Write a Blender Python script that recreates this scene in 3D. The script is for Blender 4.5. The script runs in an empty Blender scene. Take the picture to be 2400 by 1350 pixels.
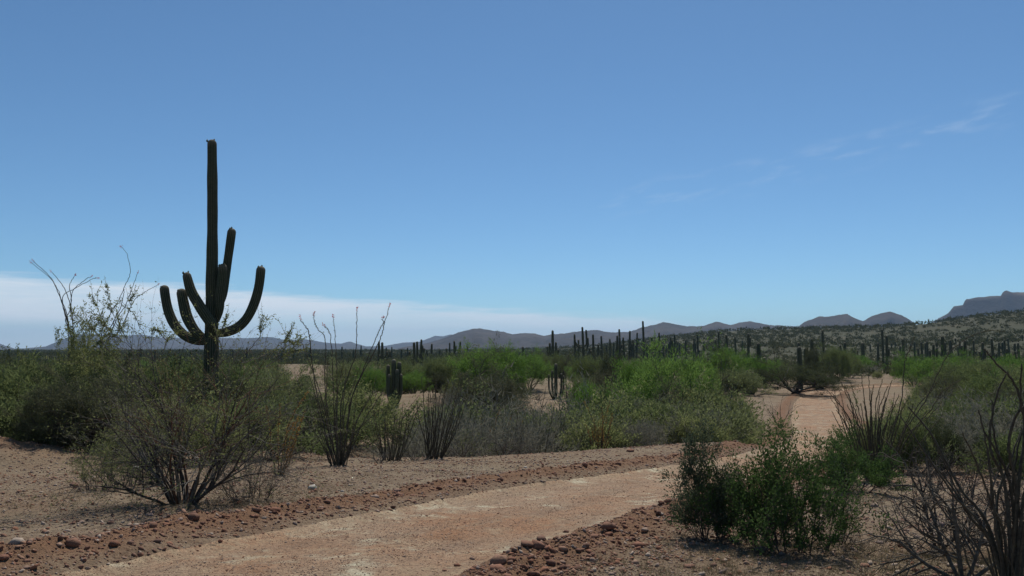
import bpy, math, random
import numpy as np
R = math.radians
SEED = 11
rng = np.random.default_rng(SEED)
random.seed(SEED)
scene = bpy.context.scene
C = scene.collection

# ------------------------------------------------------------------ camera
CAMZ = 1.65
FPX = 1950.0
PITCH = math.atan(140 / FPX)
cam_data = bpy.data.cameras.new('camera')
cam_data.sensor_width = 36
cam_data.lens = FPX / 2400 * 36
cam_data.clip_start = 0.05
cam_data.clip_end = 60000
cam = bpy.data.objects.new('camera', cam_data)
cam.location = (0, 0, CAMZ)
cam.rotation_euler = (R(90) + PITCH, 0, 0)
C.objects.link(cam)
scene.camera = cam

# ------------------------------------------------------------------ light
SUN_EL, SUN_AZ = 56.0, 12.0           # azimuth clockwise from the view axis (+Y)
world = bpy.data.worlds.new('World')
scene.world = world
world.use_nodes = True
wt = world.node_tree
wt.nodes.clear()
def wn(t, **k):
    n = wt.nodes.new(t)
    for a, b in k.items(): setattr(n, a, b)
    return n
def wmath(op, a, b=None, c=None, clamp=False):
    n = wn('ShaderNodeMath', operation=op, use_clamp=clamp)
    for i, v in enumerate((a, b, c)):
        if v is None: continue
        if isinstance(v, (int, float)): n.inputs[i].default_value = v
        else: wt.links.new(v, n.inputs[i])
    return n.outputs[0]
sky = wn('ShaderNodeTexSky', sky_type='NISHITA')
sky.sun_disc = False
sky.sun_elevation = R(SUN_EL)
sky.sun_rotation = R(SUN_AZ)
sky.altitude = 2500
sky.air_density = 1.0
sky.dust_density = 1.3
sky.ozone_density = 3.0
SKY_STRENGTH = 0.092
bg = wn('ShaderNodeBackground')
bg.inputs[1].default_value = SKY_STRENGTH
out = wn('ShaderNodeOutputWorld')
tc = wn('ShaderNodeTexCoord')
sep = wn('ShaderNodeSeparateXYZ')
wt.links.new(tc.outputs['Generated'], sep.inputs[0])
az = wmath('MULTIPLY', wmath('ARCTAN2', sep.outputs[0], sep.outputs[1]), 57.2958)
el = wmath('MULTIPLY', wmath('ARCSINE', sep.outputs[2]), 57.2958)
# thin cirrus bank low over the left horizon: its upper edge sinks to the right
azel = wn('ShaderNodeCombineXYZ')
wt.links.new(wmath('MULTIPLY', az, 0.05), azel.inputs[0])
wt.links.new(wmath('MULTIPLY', el, 0.55), azel.inputs[1])
nz = wn('ShaderNodeTexNoise'); nz.inputs['Scale'].default_value = 1.6
nz.inputs['Detail'].default_value = 7; nz.inputs['Roughness'].default_value = 0.62
wt.links.new(azel.outputs[0], nz.inputs[0])
mr = wn('ShaderNodeMapRange', clamp=True)
wt.links.new(az, mr.inputs[0])
mr.inputs[1].default_value = -34; mr.inputs[2].default_value = 14
mr.inputs[3].default_value = 4.6; mr.inputs[4].default_value = 2.0
edge = wmath('ADD', mr.outputs[0], wmath('MULTIPLY', wmath('SUBTRACT', nz.outputs[0], 0.5), 2.2))
bank = wn('ShaderNodeMapRange', clamp=True, interpolation_type='SMOOTHSTEP')
wt.links.new(wmath('SUBTRACT', edge, el), bank.inputs[0])
bank.inputs[1].default_value = -0.15; bank.inputs[2].default_value = 0.65
fade = wn('ShaderNodeMapRange', clamp=True, interpolation_type='SMOOTHSTEP')
wt.links.new(az, fade.inputs[0]); fade.inputs[1].default_value = 15; fade.inputs[2].default_value = 8
fade2 = wn('ShaderNodeMapRange', clamp=True, interpolation_type='SMOOTHSTEP')
wt.links.new(az, fade2.inputs[0]); fade2.inputs[1].default_value = -110; fade2.inputs[2].default_value = -60
dens = wmath('MULTIPLY_ADD', nz.outputs[0], 1.9, -0.08)
low = wn('ShaderNodeMapRange', clamp=True)
wt.links.new(el, low.inputs[0]); low.inputs[1].default_value = 0.2; low.inputs[2].default_value = 3.0
low.inputs[3].default_value = 0.55; low.inputs[4].default_value = 1.0
bankm = wmath('MULTIPLY', wmath('MULTIPLY', wmath('MULTIPLY', bank.outputs[0], fade.outputs[0]), wmath('MULTIPLY', dens, low.outputs[0])), fade2.outputs[0])
# faint wisps rising to the right
nz2 = wn('ShaderNodeTexNoise'); nz2.inputs['Scale'].default_value = 1.0
nz2.inputs['Detail'].default_value = 8; nz2.inputs['Roughness'].default_value = 0.6
w2 = wn('ShaderNodeCombineXYZ')
wt.links.new(wmath('MULTIPLY', az, 0.32), w2.inputs[0])
wt.links.new(wmath('MULTIPLY', wmath('SUBTRACT', el, wmath('MULTIPLY', az, 0.16)), 1.3), w2.inputs[1])
wt.links.new(w2.outputs[0], nz2.inputs[0])
wisp = wn('ShaderNodeMapRange', clamp=True, interpolation_type='SMOOTHSTEP')
wt.links.new(nz2.outputs[0], wisp.inputs[0]); wisp.inputs[1].default_value = 0.47; wisp.inputs[2].default_value = 0.70
cl = wmath('SUBTRACT', el, wmath('MULTIPLY_ADD', az, 0.17, 8.6))      # line the wisps follow
band = wmath('SUBTRACT', 1.0, wmath('ABSOLUTE', wmath('DIVIDE', cl, 1.5)), clamp=True)
rightside = wn('ShaderNodeMapRange', clamp=True, interpolation_type='SMOOTHSTEP')
wt.links.new(az, rightside.inputs[0]); rightside.inputs[1].default_value = 4; rightside.inputs[2].default_value = 10
wispm = wmath('MULTIPLY', wmath('MULTIPLY', wmath('MULTIPLY', wisp.outputs[0], band), rightside.outputs[0]), 0.15)
cloud = wmath('ADD', bankm, wispm, clamp=True)
mixc = wn('ShaderNodeMix', data_type='RGBA')
wt.links.new(cloud, mixc.inputs[0])
tint = wn('ShaderNodeMix', data_type='RGBA', blend_type='MULTIPLY')
tint.inputs[0].default_value = 1.0
tint.inputs[7].default_value = (.69, .94, 1.03, 1)
wt.links.new(sky.outputs[0], tint.inputs[6])
wt.links.new(tint.outputs[2], mixc.inputs[6])
mixc.inputs[7].default_value = (8.2, 9.1, 9.9, 1)
wt.links.new(mixc.outputs[2], bg.inputs[0])
wt.links.new(bg.outputs[0], out.inputs[0])

sun_d = bpy.data.lights.new('sun', 'SUN')
sun_d.energy = 4.3
sun_d.angle = R(0.53)
sun_d.color = (1.0, 0.95, 0.88)
sun = bpy.data.objects.new('sun', sun_d)
sun.rotation_euler = (R(90 - SUN_EL), 0, R(180 - SUN_AZ))
C.objects.link(sun)
scene.view_settings.view_transform = 'Standard'
scene.view_settings.look = 'None'
scene.view_settings.exposure = 0.0
scene.view_settings.gamma = 1.0
scene.view_settings.use_curve_mapping = False
scene.cycles.max_bounces = 6
scene.cycles.diffuse_bounces = 3
scene.cycles.transmission_bounces = 3
scene.cycles.transparent_max_bounces = 4
scene.cycles.volume_bounces = 0
scene.cycles.use_denoising = True

# ------------------------------------------------------------------ helpers: noise, maths
def hash2(ix, iy, s):
    h = (ix.astype(np.int64) * 374761393 + iy.astype(np.int64) * 668265263 + s * 2147483647) & 0xFFFFFFFF
    h = ((h ^ (h >> 13)) * 1274126177) & 0xFFFFFFFF
    h = h ^ (h >> 16)
    return (h & 0xFFFFFF) / float(0xFFFFFF)
def vnoise(x, y, s=0):
    ix, iy = np.floor(x), np.floor(y)
    fx, fy = x - ix, y - iy
    fx, fy = fx * fx * (3 - 2 * fx), fy * fy * (3 - 2 * fy)
    a, b = hash2(ix, iy, s), hash2(ix + 1, iy, s)
    c, d = hash2(ix, iy + 1, s), hash2(ix + 1, iy + 1, s)
    return (a * (1 - fx) + b * fx) * (1 - fy) + (c * (1 - fx) + d * fx) * fy - 0.5
def fbm(x, y, sc, o=4, s=0, g=0.5):
    r, a, t = 0, 1.0, 0
    for i in range(o):
        r = r + a * vnoise(x / sc + 17.3 * i, y / sc - 9.1 * i, s + i); t += a
        a *= g; sc /= 2.03
    return r / t * 2
def sstep(a, b, x):
    t = np.clip((x - a) / (b - a), 0, 1)
    return t * t * (3 - 2 * t)
def unit(v):
    v = np.asarray(v, float)
    return v / (np.linalg.norm(v) + 1e-12)
def catmull(P, n):
    P = np.asarray(P, float)
    Q = np.vstack([2 * P[0] - P[1], P, 2 * P[-1] - P[-2]])
    o = []
    for i in range(1, len(Q) - 2):
        t = np.linspace(0, 1, n, endpoint=False)[:, None]
        a, b, c, d = Q[i - 1], Q[i], Q[i + 1], Q[i + 2]
        o.append(0.5 * (2 * b + (c - a) * t + (2 * a - 5 * b + 4 * c - d) * t ** 2 + (3 * b - 3 * c + d - a) * t ** 3))
    o.append(P[-1:])
    return np.vstack(o)

# ------------------------------------------------------------------ terrain
ROAD = catmull([(-5.2, -6), (-3.6, -1), (-2.95, 3), (-2.2, 6), (-.62, 9.5), (1.42, 13.5), (4.3, 18), (8.6, 25.5), (13.6, 36),
                (19.6, 54), (27, 74), (36, 92), (52, 104), (75, 112), (110, 120)], 24)
BERM = np.array([(-9, 21.6), (-4, 21.4), (0.45, 22), (3.8, 25), (6.4, 28)], float)
PROF_Y = [-20, 0, 6, 12, 19, 27, 34, 42, 60, 100, 200, 400, 1000, 12000]
PROF_Z = [0.1, 0, 0, -.47, -1.0, -1.62, -2.1, -2.45, -2.72, -2.85, -2.95, -3.2, -4, -9]
HILL_AZ = np.array([-12, -6, 0, 6, 11, 14.5, 17, 20, 24, 27, 28.5, 31.6, 40, 55, 75, 95])
HILL_PX = np.array([0, 0, 2, 10, 31, 44, 48, 50, 51, 58, 66, 76, 82, 88, 50, 0.])
def pdist(x, y, P, closed=False):
    """distance to polyline P, signed side (+ = left of travel)"""
    best = np.full(x.shape, 1e9); side = np.zeros(x.shape)
    for (ax, ay), (bx, by) in zip(P[:-1], P[1:]):
        dx, dy = bx - ax, by - ay
        t = np.clip(((x - ax) * dx + (y - ay) * dy) / (dx * dx + dy * dy + 1e-9), 0, 1)
        qx, qy = x - (ax + t * dx), y - (ay + t * dy)
        d = np.hypot(qx, qy)
        m = d < best
        best = np.where(m, d, best); side = np.where(m, np.sign(dx * qy - dy * qx), side)
    return best, side
ROAD_C = ROAD[::6]
def road_t(x, y):
    """signed distance to the road's centre line (+ = its left/far side)"""
    x = np.asarray(x, float); y = np.asarray(y, float)
    t = np.full(x.shape, 99.0)
    m = (y > -12) & (y < 130) & (x > -16) & (x < 120)
    if m.any():
        d, s = pdist(x[m], y[m], ROAD_C)
        t[m] = d * np.where(s == 0, 1, s)
    return t
def H(x, y, t=None, detail=True):
    x = np.atleast_1d(np.asarray(x, float)); y = np.atleast_1d(np.asarray(y, float))
    if t is None: t = road_t(x, y)
    r = np.hypot(x, y)
    d = np.where(y > 0, y + 0.12 * np.abs(x) * (y > 0), y)
    z = (np.interp(d - 1.2, PROF_Y, PROF_Z) + np.interp(d, PROF_Y, PROF_Z) * 2 + np.interp(d + 1.2, PROF_Y, PROF_Z)) / 4
    at = np.abs(t)
    far = sstep(1.6, 5, at)
    # gentle swells, larger with distance
    z = z + fbm(x, y, 9, 3, 3) * 0.10 * far * sstep(3, 20, r) + fbm(x, y, 45, 3, 5) * 0.5 * far * sstep(28, 80, r) + fbm(x, y, 260, 3, 6) * 3.0 * sstep(250, 900, r)
    # berm beyond the road and the wash behind it
    nearb = (x > -20) & (x < 25) & (y > 10) & (y < 60)
    if nearb.any():
        bd, bs = pdist(x[nearb], y[nearb], BERM)
        sd = bd * bs
        xe = sstep(-6, -2.5, x[nearb]) * (1 - sstep(7.5, 10.5, x[nearb]))
        zz = np.interp(x[nearb], [-1, 6], [0.0, .24]) * np.exp(-(bd / 1.5) ** 2) * xe
        zz = zz - 0.9 * sstep(0.6, 4.5, sd) * (1 - sstep(9, 17, sd)) * xe
        z[nearb] += zz
    # bank rising to a red spoil heap on the far left
    z = z + 0.75 * np.exp(-((x + 12.6) / 2.6) ** 2 - ((y - 19.6) / 1.6) ** 2) * (1 + 0.35 * fbm(x, y, 0.8, 3, 12))
    # ridge of soil in the middle distance
    z = z + 0.9 * np.exp(-((x + 6.0) / 7.0) ** 2 - ((y - 62) / 5.0) ** 2) + 1.3 * np.exp(-((x - 3.5) / 6.5) ** 2 - ((y - 88) / 10.0) ** 2)
    z = z + 1.6 * np.exp(-((x + 40) / 14.0) ** 2 - ((y - 150) / 16.0) ** 2)
    z = z + 0.55 * np.exp(-((x - 19.5) / 3.0) ** 2 - ((y - 41) / 3.6) ** 2)
    # hill to the right
    azd = np.degrees(np.arctan2(x, np.where(np.abs(y) < 1e-6, 1e-6, y)))
    azd = np.where(y < 0, 180, azd)
    hh = np.interp(azd, HILL_AZ, HILL_PX) / FPX * 720 + 2.5 * (np.interp(azd, HILL_AZ, HILL_PX) > 0) * sstep(0, 12, azd)
    z = z + hh * (0.22 * sstep(240, 360, r) + 0.78 * sstep(330, 720, r)) * (1 - sstep(950, 1700, r)) * (1 + 0.10 * fbm(x, y, 90, 4, 8) * sstep(250, 400, r))
    # road bed and the graded ridges along it
    wl = 0.115 + 0.05 * vnoise(x / 1.7, y / 1.7, 21)
    z = z - 0.10 * (1 - sstep(1.3, 1.7, at))
    wid = np.where(t > 0, 2.15, 1.95)
    amp = np.where(t > 0, wl * 1.0, wl * 0.85)
    w = np.exp(-((at - wid) / 0.34) ** 2)
    z = z + amp * w
    if detail:
        nm = 1 - sstep(20, 40, r)
        onroad = 1 - sstep(1.3, 1.6, at)
        z = z + nm * (1 - onroad) * (fbm(x, y, 0.55, 3, 31) * 0.030 + fbm(x, y, 0.16, 2, 37) * 0.012)
        z = z + nm * w * (fbm(x, y, 0.33, 3, 41, .65) * 0.11)
        z = z + nm * onroad * (fbm(x, y, 1.2, 4, 51) * 0.022 + fbm(x, y, .22, 2, 53) * .006 - .022 * np.exp(-((at - .72) / .2) ** 2))
    return z
def Hs(x, y): return float(H(x, y)[0])
cp, sp_ = math.cos(PITCH), math.sin(PITCH)
def P(px, Y, dz=0.0):
    """ground point seen in photo column px at depth Y"""
    x = (px - 1200) / FPX * Y
    for _ in range(3):
        z = Hs(x, Y)
        x = (px - 1200) / FPX * (Y * cp + (z - CAMZ) * sp_)
    return np.array([x, Y, Hs(x, Y) + dz])
def ray(px, py, Y):
    """point on the pixel's ray at depth Y"""
    rx, ry, rz = (px - 1200) / FPX, cp - (675 - py) / FPX * sp_, sp_ + (675 - py) / FPX * cp
    k = Y / ry
    return np.array([rx * k, Y, CAMZ + rz * k])
def ground_px(px, py):
    Ys = np.geomspace(3, 60, 500)
    q = np.array([ray(px, py, Y) for Y in Ys]); h = H(q[:, 0], q[:, 1])
    k = int(np.argmax(h >= q[:, 2]))
    return np.array([q[k, 0], q[k, 1], h[k]])

# ------------------------------------------------------------------ mesh building
class MB:
    def __init__(s): s.V = []; s.F = []; s.n = 0; s.A = []
    def add(s, V, F, a=None):
        V = np.asarray(V, float).reshape(-1, 3); F = np.asarray(F, np.int64)
        s.V.append(V); s.F.append(F + s.n); s.n += len(V)
        s.A.append(np.zeros(len(V)) if a is None else np.broadcast_to(a, (len(V),)).astype(float))
        return s
    def tube(s, P_, r, sides=4, cap=False):
        P_ = np.asarray(P_, float); n = len(P_)
        r = np.broadcast_to(r, (n,))
        T = np.gradient(P_, axis=0); T /= np.linalg.norm(T, axis=1)[:, None] + 1e-12
        ref = np.array([0.31, 0.87, 0.38]) if abs(T[0][2]) > .6 else np.array([0.1, 0.15, 0.98])
        U = np.cross(T, ref); U /= np.linalg.norm(U, axis=1)[:, None] + 1e-12
        W = np.cross(T, U)
        a = np.arange(sides) * 2 * np.pi / sides
        V = P_[:, None, :] + r[:, None, None] * (np.cos(a)[None, :, None] * U[:, None, :] + np.sin(a)[None, :, None] * W[:, None, :])
        i = np.arange(n - 1)[:, None] * sides; j = np.arange(sides)[None, :]; k = (j + 1) % sides
        F = np.stack([i + j, i + k, i + k + sides, i + j + sides], -1).reshape(-1, 4)
        s.add(V, F)
        if cap:
            s.add(V[-1], [list(range(sides)) + []][0:0] or np.zeros((0, 4)))
            c = P_[-1]; vv = np.vstack([V[-1], c]);
            s.add(vv, np.array([[q, (q + 1) % sides, sides] for q in range(sides)]))
        return s
    def build(s, name, mat, parent=None, smooth=False, attr=None, loc=None, kind=None):
        me = mesh_from(name, s.V, s.F, smooth, attr, s.A, mat)
        return link(name, me, parent, loc, kind)
def mesh_from(name, V, F, smooth, attr, A, mat):
    V = np.vstack(V) if len(V) else np.zeros((0, 3))
    F = [f for f in F if len(f)]
    me = bpy.data.meshes.new(name)
    me.vertices.add(len(V)); me.vertices.foreach_set('co', V.astype(np.float32).ravel())
    loops = np.concatenate([f.ravel() for f in F]); tot = np.concatenate([np.full(len(f), f.shape[1]) for f in F])
    me.loops.add(len(loops)); me.loops.foreach_set('vertex_index', loops.astype(np.int32))
    me.polygons.add(len(tot))
    st = np.concatenate([[0], np.cumsum(tot)[:-1]])
    me.polygons.foreach_set('loop_start', st.astype(np.int32))
    me.polygons.foreach_set('loop_total', tot.astype(np.int32))
    if smooth: me.polygons.foreach_set('use_smooth', np.ones(len(tot), bool))
    me.update(calc_edges=True)
    if attr:
        at = me.attributes.new(attr, 'FLOAT', 'POINT'); at.data.foreach_set('value', np.concatenate(A).astype(np.float32))
    if mat: me.materials.append(mat)
    return me
def link(name, me, parent=None, loc=None, kind=None):
    o = bpy.data.objects.new(name, me); C.objects.link(o)
    if parent: o.parent = parent
    if loc is not None: o.location = loc
    if kind: o['kind'] = kind
    return o
def tag(o, label, cat, group=None, kind=None):
    o['label'] = label
    if cat: o['category'] = cat
    if group: o['group'] = group
    if kind: o['kind'] = kind
    return o
def root(name, loc, label, cat, group=None, rz=0, sc=1.0):
    o = bpy.data.objects.new(name, None); C.objects.link(o)
    o.empty_display_size = 0.2
    o.location = loc; o.rotation_euler = (0, 0, rz)
    o.scale = (sc, sc, sc) if np.isscalar(sc) else sc
    return tag(o, label, cat, group)
def leaves(mb, Pn, D, ln, wd, rr, kind='blade'):
    """one thin triangle ('blade') or a small diamond ('leaf') at every point"""
    n = len(Pn)
    if n == 0: return
    D = D / (np.linalg.norm(D, axis=1)[:, None] + 1e-9)
    S = np.cross(D, rr.normal(size=(n, 3))); S /= np.linalg.norm(S, axis=1)[:, None] + 1e-9
    L = ln * rr.uniform(0.6, 1.35, n)[:, None]; W = wd * rr.uniform(0.7, 1.3, n)[:, None]
    i = np.arange(n)[:, None]
    if kind == 'blade':
        V = np.stack([Pn - S * W / 2, Pn + S * W / 2, Pn + D * L], 1)
        mb.add(V, i * 3 + np.arange(3)[None, :])
    else:
        Nn = np.cross(D, S)
        V = np.stack([Pn, Pn + D * L * .5 + S * W / 2, Pn + D * L, Pn + D * L * .5 - S * W / 2 + Nn * W * .25], 1)
        mb.add(V, i * 4 + np.arange(4)[None, :])

# ------------------------------------------------------------------ materials
def newmat(name):
    m = bpy.data.materials.new(name); m.use_nodes = True
    m.node_tree.nodes.clear()
    return m
class NT:
    def __init__(s, m): s.t = m.node_tree
    def n(s, t, ins=None, **k):
        o = s.t.nodes.new(t)
        for a, b in k.items(): setattr(o, a, b)
        for a, b in (ins or {}).items():
            if hasattr(b, 'is_output') or isinstance(b, bpy.types.NodeSocket): s.t.links.new(b, o.inputs[a])
            else: o.inputs[a].default_value = b
        return o
    def mix(s, f, a, b, bt='MIX'):
        o = s.n('ShaderNodeMix', data_type='RGBA', blend_type=bt)
        for i, v in ((0, f), (6, a), (7, b)):
            if isinstance(v, bpy.types.NodeSocket): s.t.links.new(v, o.inputs[i])
            elif i == 0: o.inputs[0].default_value = v
            else: o.inputs[i].default_value = (*v, 1) if len(v) == 3 else v
        return o.outputs[2]
    def noise(s, vec, scale, detail=4, rough=.55):
        o = s.n('ShaderNodeTexNoise', {'Scale': scale, 'Detail': detail, 'Roughness': rough})
        if vec is not None: s.t.links.new(vec, o.inputs[0])
        return o.outputs[0]
    def rng(s, v, a, b, c=0., d=1.):
        o = s.n('ShaderNodeMapRange', {0: v, 1: a, 2: b, 3: c, 4: d}, clamp=True)
        return o.outputs[0]
    def math(s, op, a, b=0.):
        return s.n('ShaderNodeMath', {0: a, 1: b}, operation=op).outputs[0]
    def bump(s, h, st, dist, nrm=None):
        o = s.n('ShaderNodeBump', {'Height': h, 'Strength': st, 'Distance': dist})
        if nrm: s.t.links.new(nrm, o.inputs['Normal'])
        return o.outputs[0]
    def out(s, sh):
        o = s.n('ShaderNodeOutputMaterial'); s.t.links.new(sh, o.inputs[0])
    def bsdf(s, col, rough=.9, nrm=None, spec=.2):
        o = s.n('ShaderNodeBsdfPrincipled', {'Roughness': rough, 'Specular IOR Level': spec})
        if isinstance(col, bpy.types.NodeSocket): s.t.links.new(col, o.inputs['Base Color'])
        else: o.inputs['Base Color'].default_value = (*col, 1)
        if nrm is not None: s.t.links.new(nrm, o.inputs['Normal'])
        return o.outputs[0]
def m_leaf(name, c1, c2, c3=None, trans=.35, objvar=.5):
    m = newmat(name); t = NT(m)
    g = t.n('ShaderNodeNewGeometry'); oi = t.n('ShaderNodeObjectInfo')
    col = t.mix(g.outputs['Random Per Island'], c1, c2)
    if c3: col = t.mix(t.math('MULTIPLY', oi.outputs['Random'], objvar), col, c3)
    v = t.n('ShaderNodeHueSaturation', {'Value': t.rng(oi.outputs['Random'], 0, 1, .82, 1.18), 'Color': col}).outputs[0]
    d = t.n('ShaderNodeBsdfDiffuse', {'Color': v}).outputs[0]
    tr = t.n('ShaderNodeBsdfTranslucent', {'Color': v}).outputs[0]
    t.out(t.n('ShaderNodeMixShader', {0: trans, 1: d, 2: tr}).outputs[0])
    return m
def m_wood(name, c1, c2, sc=14):
    m = newmat(name); t = NT(m)
    tc_ = t.n('ShaderNodeTexCoord').outputs['Object']
    n1 = t.noise(tc_, sc, 4, .65)
    t.out(t.bsdf(t.mix(t.rng(n1, .35, .65), c1, c2), .85, t.bump(n1, .5, .01)))
    return m
def m_stone(name, cols):
    m = newmat(name); t = NT(m)
    g = t.n('ShaderNodeNewGeometry'); oi = t.n('ShaderNodeObjectInfo')
    rnd = t.math('FRACT', t.math('ADD', g.outputs['Random Per Island'], oi.outputs['Random']))
    cr = t.n('ShaderNodeValToRGB', {0: rnd}); cr.color_ramp.interpolation = 'CONSTANT'
    for i, c in enumerate(cols):
        e = cr.color_ramp.elements[i] if i < 2 else cr.color_ramp.elements.new(i / len(cols))
        e.position = i / len(cols); e.color = (*c, 1)
    n1 = t.noise(g.outputs['Position'], 60, 4, .6)
    col = t.mix(t.rng(n1, .3, .7, 0, .45), cr.outputs[0], (.10, .065, .045))
    t.out(t.bsdf(col, .9, t.bump(n1, .6, .01)))
    return m

M_pv = m_leaf('palo_verde_leaves', (.100, .140, .048), (.155, .195, .070), (.150, .145, .080), .48)
M_pvb = m_leaf('bright_palo_verde_leaves', (.088, .180, .032), (.145, .245, .052), (.145, .200, .060), .5)
M_mesq = m_leaf('mesquite_leaves', (.060, .075, .035), (.100, .115, .055), (.105, .095, .065), .35)
M_grey = m_leaf('grey_scrub_twigs', (.14, .135, .10), (.27, .25, .20), (.15, .16, .10), .3)
M_olive = m_leaf('olive_leaflets', (.13, .155, .055), (.24, .255, .105), None, .5)
M_shrub = m_leaf('shrub_leaves', (.045, .080, .026), (.095, .155, .045), None, .38)
M_shrubg = m_leaf('grey_green_shrub_leaves', (.060, .080, .045), (.115, .135, .080), None, .35)
M_oc_leaf = m_leaf('ocotillo_leaf_stubs', (.10, .085, .045), (.16, .145, .07), None, .3)
M_yel = m_leaf('yellowed_ocotillo_leaves', (.34, .17, .035), (.48, .26, .06), None, .4)
M_flower = m_leaf('ocotillo_flowers', (.42, .055, .03), (.60, .10, .06), None, .3)
M_grass = m_leaf('dry_grass', (.15, .125, .07), (.25, .205, .125), None, .3)
M_far = m_leaf('far_scrub_leaves', (.042, .056, .026), (.095, .095, .050), None, .3)
M_bark = m_wood('dark_bark', (.045, .036, .030), (.095, .080, .066))
M_pale = m_wood('pale_branch_bark', (.10, .088, .070), (.20, .18, .148), 25)
M_oc = m_wood('ocotillo_stem', (.050, .040, .030), (.105, .092, .062), 30)
M_dead = m_wood('dead_cholla_wood', (.075, .060, .045), (.17, .145, .11), 22)
M_twig = m_wood('grey_twigs', (.12, .108, .09), (.26, .24, .205), 22)
M_red = m_wood('reddish_bark', (.10, .045, .025), (.17, .085, .05), 20)
SOIL = [(0.266, 0.138, 0.089), (0.319, 0.204, 0.142), (0.196, 0.107, 0.071), (0.373, 0.266, 0.196), (0.240, 0.178, 0.146), (0.426, 0.337, 0.258), (0.293, 0.133, 0.076)]
M_stone = m_stone('loose_stone', SOIL)
M_redstone = m_stone('red_stone', [(0.214, 0.094, 0.053), (0.266, 0.125, 0.076), (0.160, 0.076, 0.049), (0.302, 0.169, 0.107), (0.230, 0.115, 0.071)])
M_white = m_stone('white_stone', [(0.488, 0.444, 0.373), (0.533, 0.497, 0.426)])

def m_cactus():
    m = newmat('saguaro_skin'); t = NT(m)
    tc_ = t.n('ShaderNodeTexCoord').outputs['Object']
    rib = t.n('ShaderNodeAttribute', attribute_name='rib').outputs['Fac']
    g = t.n('ShaderNodeNewGeometry')
    n1 = t.noise(tc_, 3.0, 4, .6); n2 = t.noise(tc_, 55, 3, .6)
    skin = t.mix(t.rng(n1, .35, .7), (.032, .046, .022), (.062, .076, .034))
    skin = t.mix(t.rng(t.noise(tc_, .7, 3), .52, .75, 0, .5), skin, (.085, .07, .045))
    spine = t.mix(n2, (.10, .085, .055), (.25, .215, .15))
    f = t.math('MULTIPLY', t.rng(rib, .55, 1.0), t.rng(n2, .38, .62, .25, 1))
    tip = t.rng(rib, 1.0, 2.0)
    col = t.mix(f, skin, spine)
    col = t.mix(t.math('MULTIPLY', tip, .55), col, (.26, .215, .13))
    t.out(t.bsdf(col, .75, t.bump(n2, .7, .02)))
    return m
M_cact = m_cactus()

def m_ground():
    m = newmat('desert_soil'); t = NT(m)
    pos = t.n('ShaderNodeNewGeometry').outputs['Position']
    ws = t.n('ShaderNodeAttribute', attribute_name='turned').outputs['Fac']
    n_big = t.noise(pos, .09, 5, .6); n_mid = t.noise(pos, .9, 5, .62); n_s = t.noise(pos, 9, 5, .7); n_t = t.noise(pos, 42, 4, .7)
    col = t.mix(t.rng(n_mid, .35, .68), (0.197, 0.135, 0.087), (0.280, 0.220, 0.147))
    col = t.mix(t.rng(n_s, .42, .66, 0, .75), col, (0.142, 0.096, 0.059))
    col = t.mix(t.rng(n_t, .55, .72, 0, .75), col, (0.301, 0.255, 0.177))
    col = t.mix(t.rng(n_t, .28, .42, .6, 0), col, (0.076, 0.053, 0.034))
    col = t.mix(t.rng(n_big, .45, .68, 0, .45), col, (0.209, 0.189, 0.118))
    red = t.mix(n_s, (0.130, 0.062, 0.033), (0.243, 0.135, 0.074))
    col = t.mix(t.math('MULTIPLY', ws, .85), col, red)
    n_g = t.noise(pos, 24, 3, .8)
    col = t.mix(t.rng(n_g, .50, .64, 0, .6), col, (0.084, 0.057, 0.039))
    col = t.mix(t.rng(n_g, .36, .26, 0, .5), col, (0.427, 0.353, 0.256))
    # far away: scattered scrub over tan soil
    dist = t.n('ShaderNodeVectorMath', {0: pos}, operation='LENGTH').outputs['Value']
    vor = t.n('ShaderNodeTexVoronoi', {'Vector': pos, 'Scale': .16, 'Randomness': 1.0}).outputs['Distance']
    sc1 = t.rng(t.math('ADD', vor, t.math('MULTIPLY', t.noise(pos, .35, 4), .55)), .75, .95, 1, 0)
    scr = t.mix(t.noise(pos, .05, 3), (0.039, 0.049, 0.023), (0.074, 0.067, 0.041))
    patch = t.rng(t.noise(pos, .012, 4, .6), .50, .60, 0, 1)
    cov = t.math('MAXIMUM', t.math('MULTIPLY', sc1, .9), t.rng(t.noise(pos, .016, 4, .65), .56, .68, .93, .15))
    tan = t.mix(n_big, (0.084, 0.076, 0.047), (0.159, 0.132, 0.087))
    farc = t.mix(cov, tan, scr)
    col = t.mix(t.rng(dist, 140, 300), col, farc)
    b = t.bump(n_t, .9, .02, t.bump(n_s, .8, .05))
    t.out(t.bsdf(col, .95, b, .1))
    return m
M_ground = m_ground()
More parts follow.
